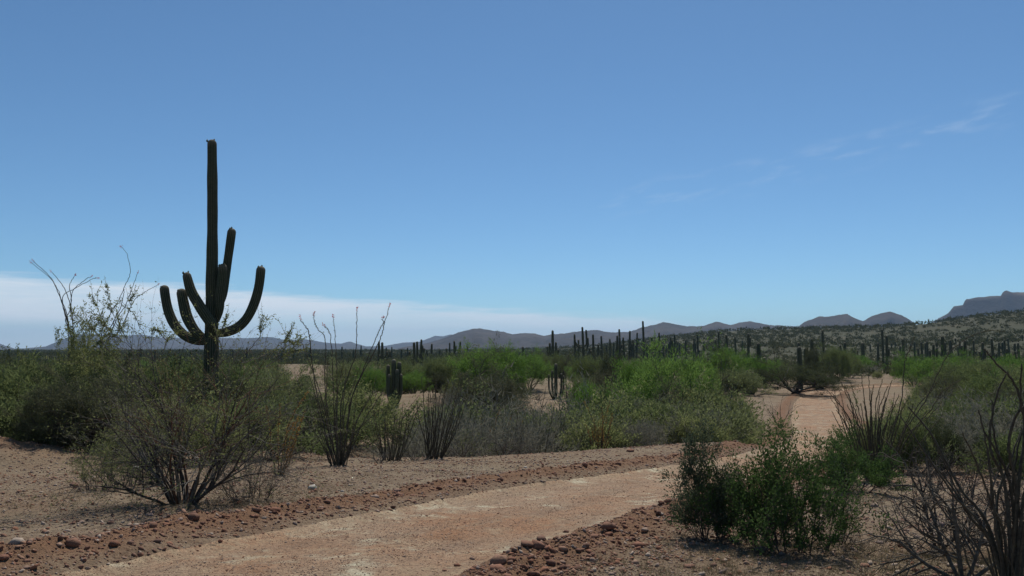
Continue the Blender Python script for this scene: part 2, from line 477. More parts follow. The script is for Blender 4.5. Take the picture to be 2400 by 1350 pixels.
def m_road():
    m = newmat('packed_dirt_road'); t = NT(m)
    uv = t.n('ShaderNodeUVMap').outputs[0]
    pos = t.n('ShaderNodeNewGeometry').outputs['Position']
    mp = t.n('ShaderNodeMapping', {0: uv, 3: (1.0, .16, 1)}).outputs[0]
    mp2 = t.n('ShaderNodeMapping', {0: uv, 3: (1.0, .35, 1)}).outputs[0]
    st = t.noise(mp, 2.3, 6, .68); st2 = t.noise(mp2, 3.2, 6, .7)
    hz = t.noise(t.n('ShaderNodeMapping', {0: pos, 3: (.35, 1.5, 1), 2: (0, 0, .12)}).outputs[0], 1.5, 7, .72)
    n_s = t.noise(pos, 11, 5, .7); n_t = t.noise(pos, 55, 4, .7)
    pa = t.noise(pos, 1.15, 7, .72); pb = t.noise(pos, .55, 5, .6); pc = t.noise(t.n('ShaderNodeMapping', {0: pos, 1: (7, 3, 0)}).outputs[0], 2.6, 7, .75)
    col = t.mix(t.rng(pb, .36, .62), (0.338, 0.188, 0.105), (0.357, 0.250, 0.163))
    col = t.mix(t.rng(st, .46, .62, 0, .55), col, (0.221, 0.157, 0.108))
    col = t.mix(t.rng(pc, .50, .66, 0, .6), col, (0.384, 0.294, 0.183))
    col = t.mix(t.rng(pa, .42, .30, 0, .65), col, (0.244, 0.120, 0.057))
    n_r = t.noise(pos, 17, 4, .75)
    col = t.mix(t.rng(n_r, .50, .62, 0, .6), col, (0.133, 0.086, 0.056))
    col = t.mix(t.rng(n_r, .42, .30, 0, .5), col, (0.499, 0.377, 0.244))
    wmask = t.math('MULTIPLY', t.rng(pa, .535, .66), t.rng(pc, .40, .60))
    col = t.mix(t.math('MULTIPLY', wmask, .85), col, (0.614, 0.589, 0.422))
    edge = t.n('ShaderNodeAttribute', attribute_name='edge').outputs['Fac']
    col = t.mix(t.math('MULTIPLY', edge, t.rng(n_s, .42, .66, 0, .5)), col, (0.489, 0.402, 0.257))
    col = t.mix(t.rng(n_t, .53, .64, 0, .85), col, (0.097, 0.068, 0.046))
    col = t.mix(t.rng(n_s, .55, .70, 0, .5), col, (0.174, 0.120, 0.075))
    t.out(t.bsdf(col, .95, t.bump(n_t, .9, .016, t.bump(n_r, .9, .03, t.bump(st2, .6, .05))), .1))
    return m
M_road = m_road()
def m_mountain(name, c1, c2, c3, sc):
    m = newmat(name); t = NT(m)
    pos = t.n('ShaderNodeNewGeometry').outputs['Position']
    n1 = t.noise(pos, sc, 6, .65); n2 = t.noise(pos, sc * 6, 5, .7)
    col = t.mix(t.rng(n1, .4, .62), c1, c2)
    col = t.mix(t.rng(n2, .52, .68, 0, .7), col, c3)
    t.out(t.bsdf(col, .95, t.bump(n2, .6, 12), .05))
    return m

# ------------------------------------------------------------------ ground sheet
def build_ground():
    a1 = np.concatenate([np.arange(-40, 40.01, .25), np.linspace(43, 317, 92)])
    na = len(a1)
    rs = [2.6]
    while rs[-1] < 30: rs.append(rs[-1] * 1.0088)
    while rs[-1] < 300: rs.append(rs[-1] * 1.016)
    while rs[-1] < 14000: rs.append(rs[-1] * 1.032)
    rs = np.array(rs); nr = len(rs)
    A, RR = np.meshgrid(np.radians(a1), rs)
    X, Y = RR * np.sin(A), RR * np.cos(A)
    x, y = X.ravel(), Y.ravel()
    t = road_t(x, y)
    z = H(x, y, t)
    z = np.where(np.abs(t) < 1.42, z - .10, z)
    at = np.abs(t)
    w = np.exp(-((at - np.where(t > 0, 2.12, 1.95)) / 0.42) ** 2)
    heap = .8 * np.exp(-((x + 12.6) / 2.2) ** 2 - ((y - 19.4) / 1.1) ** 2)
    tan = np.clip(w * 1.2 + heap + .25 * sstep(.1, .5, fbm(x, y, 4, 3, 77)) * (y < 40), 0, 1)
    mb = MB()
    i = np.arange(nr - 1)[:, None] * na; j = np.arange(na)[None, :]; k = (j + 1) % na
    mb.add(np.stack([x, y, z], 1), np.stack([i + j, i + na + j, i + na + k, i + k], -1).reshape(-1, 4), tan)
    base = mb.n
    mb.add([(0, 0, Hs(0, 0))], np.zeros((0, 3), int))
    mb.F.append(np.stack([np.full(na, base), np.arange(na), (np.arange(na) + 1) % na], 1))
    o = mb.build('ground', M_ground, smooth=True, attr='turned')
    tag(o, 'stony reddish tan desert ground reaching to the horizon', None, kind='structure')
build_ground()

def build_road():
    P_ = ROAD
    seg = np.hypot(*np.diff(P_, axis=0).T); s = np.concatenate([[0], np.cumsum(seg)])
    ss = [0.0]
    while ss[-1] < s[-1] - 1:
        xx = np.interp(ss[-1], s, P_[:, 1]); ss.append(ss[-1] + max(.12, .004 * max(xx, 0) ** 1.2))
    ss = np.array(ss)
    cx, cy = np.interp(ss, s, P_[:, 0]), np.interp(ss, s, P_[:, 1])
    tx, ty = np.gradient(cx), np.gradient(cy); l = np.hypot(tx, ty); nx, ny = -ty / l, tx / l
    W = np.linspace(-1.72, 1.72, 35)
    X = cx[:, None] + nx[:, None] * W; Y = cy[:, None] + ny[:, None] * W
    T = np.broadcast_to(W, X.shape)
    ew = np.abs(T) + .12 * fbm(X, Y, .7, 3, 61)
    z = H(X.ravel(), Y.ravel(), T.ravel()).reshape(X.shape) + .004 - .20 * sstep(1.52, 1.7, np.abs(T))
    n, m = X.shape
    i = np.arange(n - 1)[:, None] * m; j = np.arange(m - 1)[None, :]
    F = np.stack([i + j, i + m + j, i + m + j + 1, i + j + 1], -1).reshape(-1, 4)[:, ::-1]
    mb = MB(); mb.add(np.stack([X, Y, z], -1).reshape(-1, 3), F, sstep(.95, 1.6, ew).ravel())
    o = mb.build('dirt_road', M_road, smooth=True, attr='edge')
    uvl = o.data.uv_layers.new(name='UVMap')
    U = np.stack([T, np.broadcast_to(ss[:, None], X.shape)], -1).reshape(-1, 2)
    idx = np.zeros(len(o.data.loops), np.int32); o.data.loops.foreach_get('vertex_index', idx)
    uvl.data.foreach_set('uv', U[idx].astype(np.float32).ravel())
    tag(o, 'pale graded dirt road curving from lower left away to the right', None, kind='structure')
build_road()

# ------------------------------------------------------------------ mountains
def ridge(name, label, pts, D, depth, mat, seed, foot=0.6, jag=1.0, res=.10, extra=None, cliff=None, base=-12):
    azs, hs = zip(*[(math.degrees(math.atan((p[0] - 1200) / FPX)), p[1]) for p in pts])
    a = np.arange(min(azs), max(azs) + res, res)
    h = np.interp(a, azs, hs) / FPX * D + CAMZ
    ends = sstep(0, 4, a - a[0]) * sstep(0, 4, a[-1] - a) if extra is None else 1
    k = np.concatenate([np.linspace(0, 1, 34), 1 + np.linspace(.08, 1, 10)])      # 0 foot ... 1 crest ... 2 back foot
    A, K = np.meshgrid(np.radians(a), k)
    Rr = D - depth + depth * K
    X, Y = Rr * np.sin(A), Rr * np.cos(A)
    prof = np.where(K <= 1, K ** 1.25, (2 - K) ** 1.4)
    if cliff is not None:
        c = cliff; prof = np.where(K <= 1, np.where(K < .86, .62 * (K / .86) ** 1.3, .62 + .38 * sstep(.86, .93, K)), prof)
    hh = np.broadcast_to(h, A.shape)
    g = 1 - np.abs(fbm(X, Y, depth * .35, 5, seed, .6)) * 2.2
    off = np.sin(np.clip(K, 0, 2) * np.pi) ** 2
    gul = np.where(K <= 1, off, off * .5) * (g - .55) * .42 * jag
    crest = fbm(X, Y, D * .012, 4, seed + 9, .65) * D * .0011 * jag
    Z = base + (hh - base) * np.clip(prof + gul * .9, 0, 1.2) + crest * np.clip(prof, 0, 1) ** 3
    Z = np.where(K < .02, base, Z)
    n, m = A.shape
    i = np.arange(n - 1)[:, None] * m; j = np.arange(m - 1)[None, :]
    F = np.stack([i + j, i + j + 1, i + m + j + 1, i + m + j], -1).reshape(-1, 4)
    mb = MB(); mb.add(np.stack([X, Y, Z], -1).reshape(-1, 3), F)
    tag(mb.build(name, mat, smooth=True), label, None, kind='structure')
M_mtn = m_mountain('mountain_rock_and_scrub', (.045, .040, .036), (.075, .062, .052), (.035, .040, .030), .004)
M_mesa = m_mountain('mesa_rock', (.065, .055, .048), (.22, .17, .13), (.05, .05, .04), .0030)
def up(l): return [(x, 815 - y) for x, y in l]
ridge('far_mountain_range', 'low blue mountain range far off behind the tall saguaro',
      up([(-2500, 800), (-1500, 775), (-700, 790), (-200, 796), (0, 806), (40, 818), (110, 812), (160, 795), (175, 787), (235, 787), (300, 789), (330, 786), (372, 793), (560, 794),
          (640, 791), (668, 797), (720, 796), (760, 803), (800, 806), (820, 801), (860, 812), (905, 811), (945, 803), (985, 801), (1020, 787), (1040, 788), (1058, 783), (1100, 800), (1200, 815)]),
      6500, 1500, M_mtn, 3, jag=.6)
ridge('mountain_range', 'dark blue hills along the horizon in the middle of the view',
      up([(905, 822), (960, 812), (1010, 803), (1040, 793), (1075, 778), (1112, 769), (1145, 774), (1182, 778), (1200, 784), (1232, 781), (1250, 780), (1275, 786), (1292, 784),
          (1330, 781), (1400, 774), (1440, 779), (1470, 778), (1510, 768), (1555, 756), (1610, 766), (1650, 765), (1680, 756), (1712, 763), (1758, 755), (1800, 764), (1870, 770), (1960, 790), (2050, 815)]),
      3300, 900, M_mtn, 14, jag=1.3)
ridge('mountain_peaks', 'pair of rounded blue grey peaks beyond the scrubby hill',
      up([(1840, 790), (1885, 758), (1920, 747), (1950, 747), (1985, 741), (2008, 752), (2022, 757), (2045, 746), (2085, 737), (2112, 745), (2140, 762), (2170, 785), (2200, 810)]),
      3000, 600, M_mtn, 25, jag=1.5)
ridge('mesa', 'flat topped rocky mesa with a knob, far right',
      up([(2150, 800), (2180, 765), (2215, 748), (2222, 745), (2236, 731), (2258, 728), (2264, 716), (2290, 713), (2350, 712), (2353, 704), (2362, 702), (2374, 706), (2400, 707), (2500, 700), (2620, 690), (2900, 700), (3600, 720), (4600, 760), (5200, 800)]),
      3600, 800, M_mesa, 33, jag=1.0, cliff=True)

# ------------------------------------------------------------------ plant generators
def rot_dir(d, ang, rr):
    """direction d turned by ang about a random perpendicular"""
    d = unit(d); u = unit(np.cross(d, rr.normal(size=3)))
    return unit(d * math.cos(ang) + u * math.sin(ang))
def grow(rr, start, d, L, r0, level, maxl, kids, shrink, ang, wob, up_, out_, mb, twigs, nseg=5, sides=(5, 4, 3, 3), r_tip=.45, kink=0):
    P_ = [np.array(start, float)]; dd = unit(d)
    for i in range(nseg):
        dd = unit(dd + rr.normal(0, wob, 3) + np.array([0, 0, up_]) + (kink and rr.uniform(-kink, kink, 3)))
        P_.append(P_[-1] + dd * L / nseg)
    P_ = np.array(P_)
    rad = r0 * np.linspace(1, r_tip, nseg + 1)
    mb.tube(P_, rad, sides[min(level, 3)])
    if level >= maxl:
        twigs.append(P_); return
    k = kids[level] if level < len(kids) else kids[-1]
    for q in range(k):
        f = rr.uniform(.28, 1.0) if q else 1.0
        i = f * nseg; a = min(int(i), nseg - 1)
        p = P_[a] + (P_[a + 1] - P_[a]) * (i - a)
        dq = rot_dir(P_[a + 1] - P_[a], R(rr.uniform(*ang)) * (1 if q else .5), rr)
        grow(rr, p, dq, L * rr.uniform(shrink - .12, shrink + .12), max(r0 * (1 - (1 - r_tip) * f) * .62, .0012), level + 1, maxl, kids, shrink, ang, wob, up_ * out_, out_, mb, twigs, nseg if level < 1 else max(nseg - 2, 3), sides, r_tip, kink)
def along(twigs, m, rr, spread=.0):
    """m random points with directions along every twig"""
    Pn, D = [], []
    for T in twigs:
        n = len(T) - 1
        f = rr.uniform(0.05, n, m); a = np.minimum(f.astype(int), n - 1); fr = (f - a)[:, None]
        Pn.append(T[a] * (1 - fr) + T[a + 1] * fr); D.append(T[a + 1] - T[a])
    Pn, D = np.vstack(Pn), np.vstack(D)
    D = D / (np.linalg.norm(D, axis=1)[:, None] + 1e-9)
    if spread: Pn = Pn + rr.normal(0, spread, Pn.shape)
    return Pn, D

def proto_tree(seed, h=4.0, w=5.0, nstem=4, tilt=(12, 55), kids=(5, 5, 4), per=26, bl=.16, bw=.026, levels=3, spread=.10, wob=.10, r0=.07, dirj=.8, upl=.25, kind='blade', lowfill=0, trunk=.0, clump=1.0, shell=None):
    rr = np.random.default_rng(seed)
    wood, leaf, tw = MB(), MB(), []
    s0 = np.zeros(3)
    if trunk:
        T = np.array([[0, 0, -.25], [.03, .02, trunk * .4], [.10 * rr.normal(), .1 * rr.normal(), trunk]])
        wood.tube(T, [r0 * 1.9, r0 * 1.5, r0 * 1.25], 7); s0 = T[-1]
    for q in range(nstem):
        a = 2 * math.pi * (q + rr.uniform(-.3, .3)) / nstem; ti = R(rr.uniform(*tilt))
        d = (math.sin(ti) * math.cos(a), math.sin(ti) * math.sin(a), math.cos(ti))
        st = s0 + np.array([.05 * math.cos(a), .05 * math.sin(a), -.2 if not trunk else 0])
        grow(rr, st, d, h * rr.uniform(.42, .55), r0, 0, levels, kids, .60, (18, 58), wob, .04, .6, wood, tw)
    allp = np.vstack(tw); sx = w / (np.percentile(allp[:, 0], 97) - np.percentile(allp[:, 0], 3)); sy = w / (np.percentile(allp[:, 1], 97) - np.percentile(allp[:, 1], 3)); sz = h / np.percentile(allp[:, 2], 98.5)
    S = np.array([sx, sy, sz])
    for V in wood.V: V *= S
    tw = [T * S for T in tw]
    if clump < 1:
        c0 = np.array([T[-1] for T in tw]); f = fbm(c0[:, 0] + 50 + seed, c0[:, 1] * .8 + c0[:, 2] * 1.3, h * .22, 2, seed)
        tw = [T for T, q in zip(tw, f) if q > np.quantile(f, 1 - clump)]
    Pn, D = along(tw, per, rr, spread)
    D = D + rr.normal(0, dirj, D.shape) * .6 + np.array([0, 0, upl])
    if shell:
        nc, pc = shell
        th = rr.uniform(0, 2 * np.pi, nc); cz = rr.uniform(-.55, 1, nc); sr = np.sqrt(np.clip(1 - cz ** 2, 0, 1))
        lob = .80 + .32 * fbm(np.cos(th) * 1.6 + seed, np.sin(th) * 1.6 + cz * 1.3, 1.0, 3, seed + 1)
        q = rr.uniform(.72, 1.02, nc) * lob
        c = np.stack([np.cos(th) * sr * q * w * .52, np.sin(th) * sr * q * w * .52, h * (.44 + .54 * cz * q)], 1)
        c = c[c[:, 2] > h * .10]
        cc = np.repeat(c, pc, 0); od = cc - np.array([0, 0, h * .3])
        Pn = np.vstack([Pn, cc + rr.normal(0, .15 * (h / 4) ** .5, cc.shape)]); D = np.vstack([D, od / np.linalg.norm(od, axis=1)[:, None] + rr.normal(0, .55, od.shape) + (0, 0, upl)])
    ok = Pn[:, 2] > .12
    leaves(leaf, Pn[ok], D[ok], bl, bw, rr, kind)
    return wood, leaf
def mesh_pair(name, wood, leaf, mw, ml):
    return (mesh_from('branches', wood.V, wood.F, False, None, None, mw), mesh_from('crown', leaf.V, leaf.F, False, None, None, ml))

PV = [mesh_pair('pv', *proto_tree(100 + i, h, w, n, (15, 62), (5, 5, 4), 18, .15, .042, 3, .09, .10, .06, clump=.6, shell=(330, 34)), M_bark, M_pvb if i < 3 else M_pv)
      for i, (h, w, n) in enumerate([(4.2, 5.6, 5), (3.6, 5.2, 4), (4.0, 4.4, 5), (3.4, 5.4, 5), (4.2, 4.6, 4)])]
MQ = [mesh_pair('mq', *proto_tree(200 + i, h, w, 4 if i != 1 else 7, (30, 70) if i != 1 else (12, 86), (5, 4, 4), p, .12, .038, 3, .08, .20, .08, trunk=.5 if i != 1 else .15, upl=0., clump=.75, shell=(280, 32) if i == 1 else (120, 26) if i == 0 else None), M_bark, M_mesq)
      for i, (h, w, p) in enumerate([(4.2, 6.0, 20), (3.8, 5.0, 34), (4.6, 5.4, 9)])]
GB = [mesh_pair('gb', *proto_tree(300 + i, h, w, 11, (8, 68), (6, 5), 9, .13, .016, 2, .05, .12, .014), M_twig, M_grey)
      for i, (h, w) in enumerate([(1.5, 1.9), (1.2, 1.9), (1.7, 1.7)])]
OB = [mesh_pair('ob', *proto_tree(330 + i, h, w, 9, (8, 66), (6, 5), 26, .07, .026, 2, .05, .12, .016, clump=.8, shell=(150, 26)), M_bark, M_pv if i else M_olive)
      for i, (h, w) in enumerate([(1.5, 1.9), (1.3, 1.8)])]
KINDS = {
    'pv': ('palo_verde_tree', PV, 'palo verde', 'palo verde trees of the middle distance'),
    'mq': ('mesquite_tree', MQ, 'mesquite', 'dark mesquite trees of the middle distance'),
    'gb': ('scrub_bush', GB, 'bush', 'grey twiggy bushes of the middle distance'),
    'ob': ('green_bush', OB, 'bush', 'low green bushes of the middle distance'),
}
used_labels = {}
def plant(kind, i, loc, sc, rz, label):
    nm, protos, cat, grp = KINDS[kind]
    b, c = protos[i % len(protos)]
    r_ = root(nm, loc, label, cat, grp, rz, sc)
    link('branches', b, r_); link('crown', c, r_, kind='stuff')
    return r_

LAND = [(80, 'the crooked ocotillos'), (300, 'the leaning ocotillo'), (495, 'the tall saguaro'), (652, 'the amber leaved ocotillo'), (795, 'the tall wavy ocotillo'), (890, 'the armed saguaro pair'), (922, 'the four fingered cactus'), (978, 'the small saguaro cluster'),
        (1020, 'the upright dark ocotillo'), (1150, 'the dark mesquite'), (1240, 'the tan clearing'), (1296, 'the candelabra saguaro'), (1369, 'the many armed saguaro'), (1405, 'the straw coloured ocotillo'), (1454, 'the group topped by a thin saguaro'), (1511, 'the tallest pole saguaro'), (1560, 'the biggest green tree'), (1578, 'the cluster of five saguaros'),
        (1637, 'the pair above the green tree'), (1705, 'the thick saguaro column'), (1753, 'the knobbly saguaro'), (1793, 'the rounded cactus column'), (1840, 'the bare branched mesquite'), (1875, 'the two touching saguaros'), (1931, 'the lone hillside saguaro'), (1980, 'the pair by the road bend'), (2071, 'the tall dark pole'), (2118, 'the anchor shaped saguaro'),
        (2212, 'the thickest right hand saguaro'), (2262, 'the broad dark clump'), (2330, 'the pale grey saguaro'), (2390, 'the right edge')]
def near_land(px, low=False):
    k = min(range(len(LAND)), key=lambda q: abs(LAND[q][0] - px)); dx = px - LAND[k][0]
    return ('beyond' if abs(dx) < 10 else 'right of' if dx > 0 else 'left of') + ' ' + LAND[k][1]
# ------------------------------------------------------------------ saguaros
def stem_mesh(P_, rad, ribs, per, seed=0, step=.12, depth=.13, scar=True, tipn=8):
    """a ribbed cactus limb along a curve, with a rounded tip"""
    P_ = catmull(P_, 10) if len(P_) > 2 else np.asarray(P_, float)
    L = np.concatenate([[0], np.cumsum(np.linalg.norm(np.diff(P_, axis=0), axis=1))])
    tot = L[-1]; rt = float(np.interp(1, np.linspace(0, 1, len(rad)), rad))
    body = np.arange(0, tot - rt, step); tip = tot - rt * (1 - np.sin(np.linspace(0, np.pi / 2, tipn)))
    s = np.concatenate([body, tip]); n = len(s)
    Q = np.stack([np.interp(s, L, P_[:, k]) for k in range(3)], 1)
    rr_ = np.interp(s / tot, np.linspace(0, 1, len(rad)), rad)
    rr_ = rr_ * np.where(s > tot - rt, np.sqrt(np.clip(1 - ((s - (tot - rt)) / rt) ** 2, .004, 1)), 1)
    rr_ = rr_ * (1 + .035 * np.sin(s * 2.1 + seed) + .02 * np.sin(s * 5.3 + seed * 2))
    T = np.gradient(Q, axis=0); T /= np.linalg.norm(T, axis=1)[:, None] + 1e-12
    U = np.cross(T, (0.02, 1, 0.01)); U /= np.linalg.norm(U, axis=1)[:, None]; W = np.cross(T, U)
    m = ribs * per; a = np.arange(m) * 2 * np.pi / m
    ph = (np.arange(m) % per) / per
    prof = np.abs(np.cos(ph * np.pi))                        # 1 on the crest, 0 in the groove
    rr2 = rr_[:, None] * (1 - depth + depth * prof[None, :] ** .8)
    V = Q[:, None] + rr2[..., None] * (np.cos(a)[None, :, None] * U[:, None] + np.sin(a)[None, :, None] * W[:, None])
    attr = np.broadcast_to(prof, (n, m)) + sstep(tot - 2.2 * rt, tot, s)[:, None] * .9
    i = np.arange(n - 1)[:, None] * m; j = np.arange(m)[None, :]; k = (j + 1) % m
    F = np.stack([i + j, i + k, i + k + m, i + j + m], -1).reshape(-1, 4)
    return V.reshape(-1, 3), F, attr.ravel()
def hero_saguaro():
    Y = 28.0; b = P(495, Y)
    g = lambda px, py, dy=0: ray(px, py, Y) + np.array([0, dy, 0])
    o = root('tall_saguaro', tuple(b), 'tallest saguaro with one high straight trunk and six upcurved arms at left', 'saguaro cactus')
    def part(name, pts, rad, seed, ribs=18, lab=None):
        mb = MB(); mb.add(*stem_mesh(np.array(pts) - b, rad, ribs, 4, seed, .10, .19))
        q = mb.build(name, M_cact, o, smooth=True, attr='rib')
        if lab: q['label'] = lab
        return q
    base = b - np.array([0, 0, .3])
    part('trunk', [base, g(495, 900), g(496, 780), g(497, 640), g(498, 500), g(497, 327)], [.24, .245, .24, .23, .205, .185, .175, .165, .155], 1, 18)
    part('arm', [g(503, 782), g(530, 779, -.1), g(560, 768, -.18), g(583, 746, -.2), g(600, 712, -.2), g(611, 672, -.2), g(616.5, 625, -.2)], [0.132, 0.162, 0.168, 0.162, 0.156, 0.150, 0.144], 2, 15)
    part('arm', [g(488, 800), g(462, 797, -.1), g(436, 786, -.12), g(414, 762, -.15), g(400, 732, -.15), g(393, 702, -.15), g(388.5, 669, -.15)], [0.132, 0.168, 0.168, 0.162, 0.156, 0.150, 0.144], 3, 15)
    part('arm', [g(490, 803, -.1), g(476, 790, -.2), g(462, 772, -.3), g(448, 745, -.33), g(440, 715, -.33), g(433, 678, -.33)], [0.132, 0.168, 0.174, 0.174, 0.168, 0.156], 4, 15)
    part('arm', [g(508, 790, -.12), g(506, 765, -.32), g(494, 742, -.42), g(478, 716, -.45), g(460, 684, -.45), g(448, 641, -.45)], [0.132, 0.168, 0.174, 0.168, 0.156, 0.138], 5, 15, 'arm crossing in front of the trunk')
    part('arm', [g(506, 752), g(514, 728, -.05), g(518, 692, -.1), g(523, 655, -.12), g(526, 619, -.15)], [0.121, 0.156, 0.156, 0.144, 0.144], 6, 15)
    part('arm', [g(508, 720, .1), g(515, 690, .3), g(520, 640, .38), g(527, 590, .4), g(535, 531, .4)], [0.121, 0.144, 0.150, 0.150, 0.144], 7, 15)
    # flower buds on the tips
    for (px, py, dy, s) in ((488, 332, -.1, .05), (502, 328, .0, .04), (531, 533, .35, .05), (536, 531, .3, .04), (443, 643, -.5, .05), (452, 640, -.4, .04), (427, 683, -.35, .05), (440, 682, -.35, .045), (611, 628, -.25, .05), (618, 625, -.2, .04), (519, 624, -.2, .05), (531, 622, -.2, .04), (383, 674, -.2, .04)):
        c = g(px, py, dy) - b; mb = MB()
        rr = np.random.default_rng(int(px))
        th = np.linspace(0, 2 * np.pi, 7)[:-1]
        V = [c + np.array([0, 0, -s])]; 
        for zz, r_ in ((-.5, .8), (.4, .9)): V += [c + s * .8 * np.array([r_ * math.cos(a), r_ * math.sin(a), zz]) for a in th]
        V.append(c + np.array([0, 0, s * 1.3]))
        F3 = [[0, 1 + (k + 1) % 6, 1 + k] for k in range(6)] + [[13, 7 + k, 7 + (k + 1) % 6] for k in range(6)]
        mb.add(V, F3); mb.add(np.array(V), [[1 + k, 1 + (k + 1) % 6, 7 + (k + 1) % 6, 7 + k] for k in range(6)])
        mb.V[1] = mb.V[1] ; mb.build('flower_bud', M_cact, o, smooth=True, attr='rib')
hero_saguaro()

SAG_STEMS = {}
def sag_stem(h, r, arms, seed):
    """meshes of a far saguaro: trunk and arms ((side, foot height, reach, top height))"""
    tr = MB(); tr.add(*stem_mesh(np.array([[0, 0, -.3], [.02, 0, h * .5], [0, 0, h]]), [r * .92, r, r * 1.05, r, r * .85], 12, 2, seed, .25, .14, tipn=5))
    out_ = [('trunk', tr)]
    for (sx, z0, reach, z1) in arms:
        sy = math.sin(seed * 3.7 + sx) * .3 * reach
        a = MB(); pts = np.array([[sx * r * .4, 0, z0], [sx * reach * .65, sy * .6, z0 + .12 * reach], [sx * reach, sy, z0 + reach * .75], [sx * reach * 1.04, sy, (z0 + z1) / 2 + .2], [sx * reach * 1.02, sy, max(z1, z0 + reach + .3)]])
        a.add(*stem_mesh(pts, [r * .6, r * .8, r * .85, r * .75], 10, 2, seed + 1, .25, .14, tipn=5)); out_.append(('arm', a))
    return out_
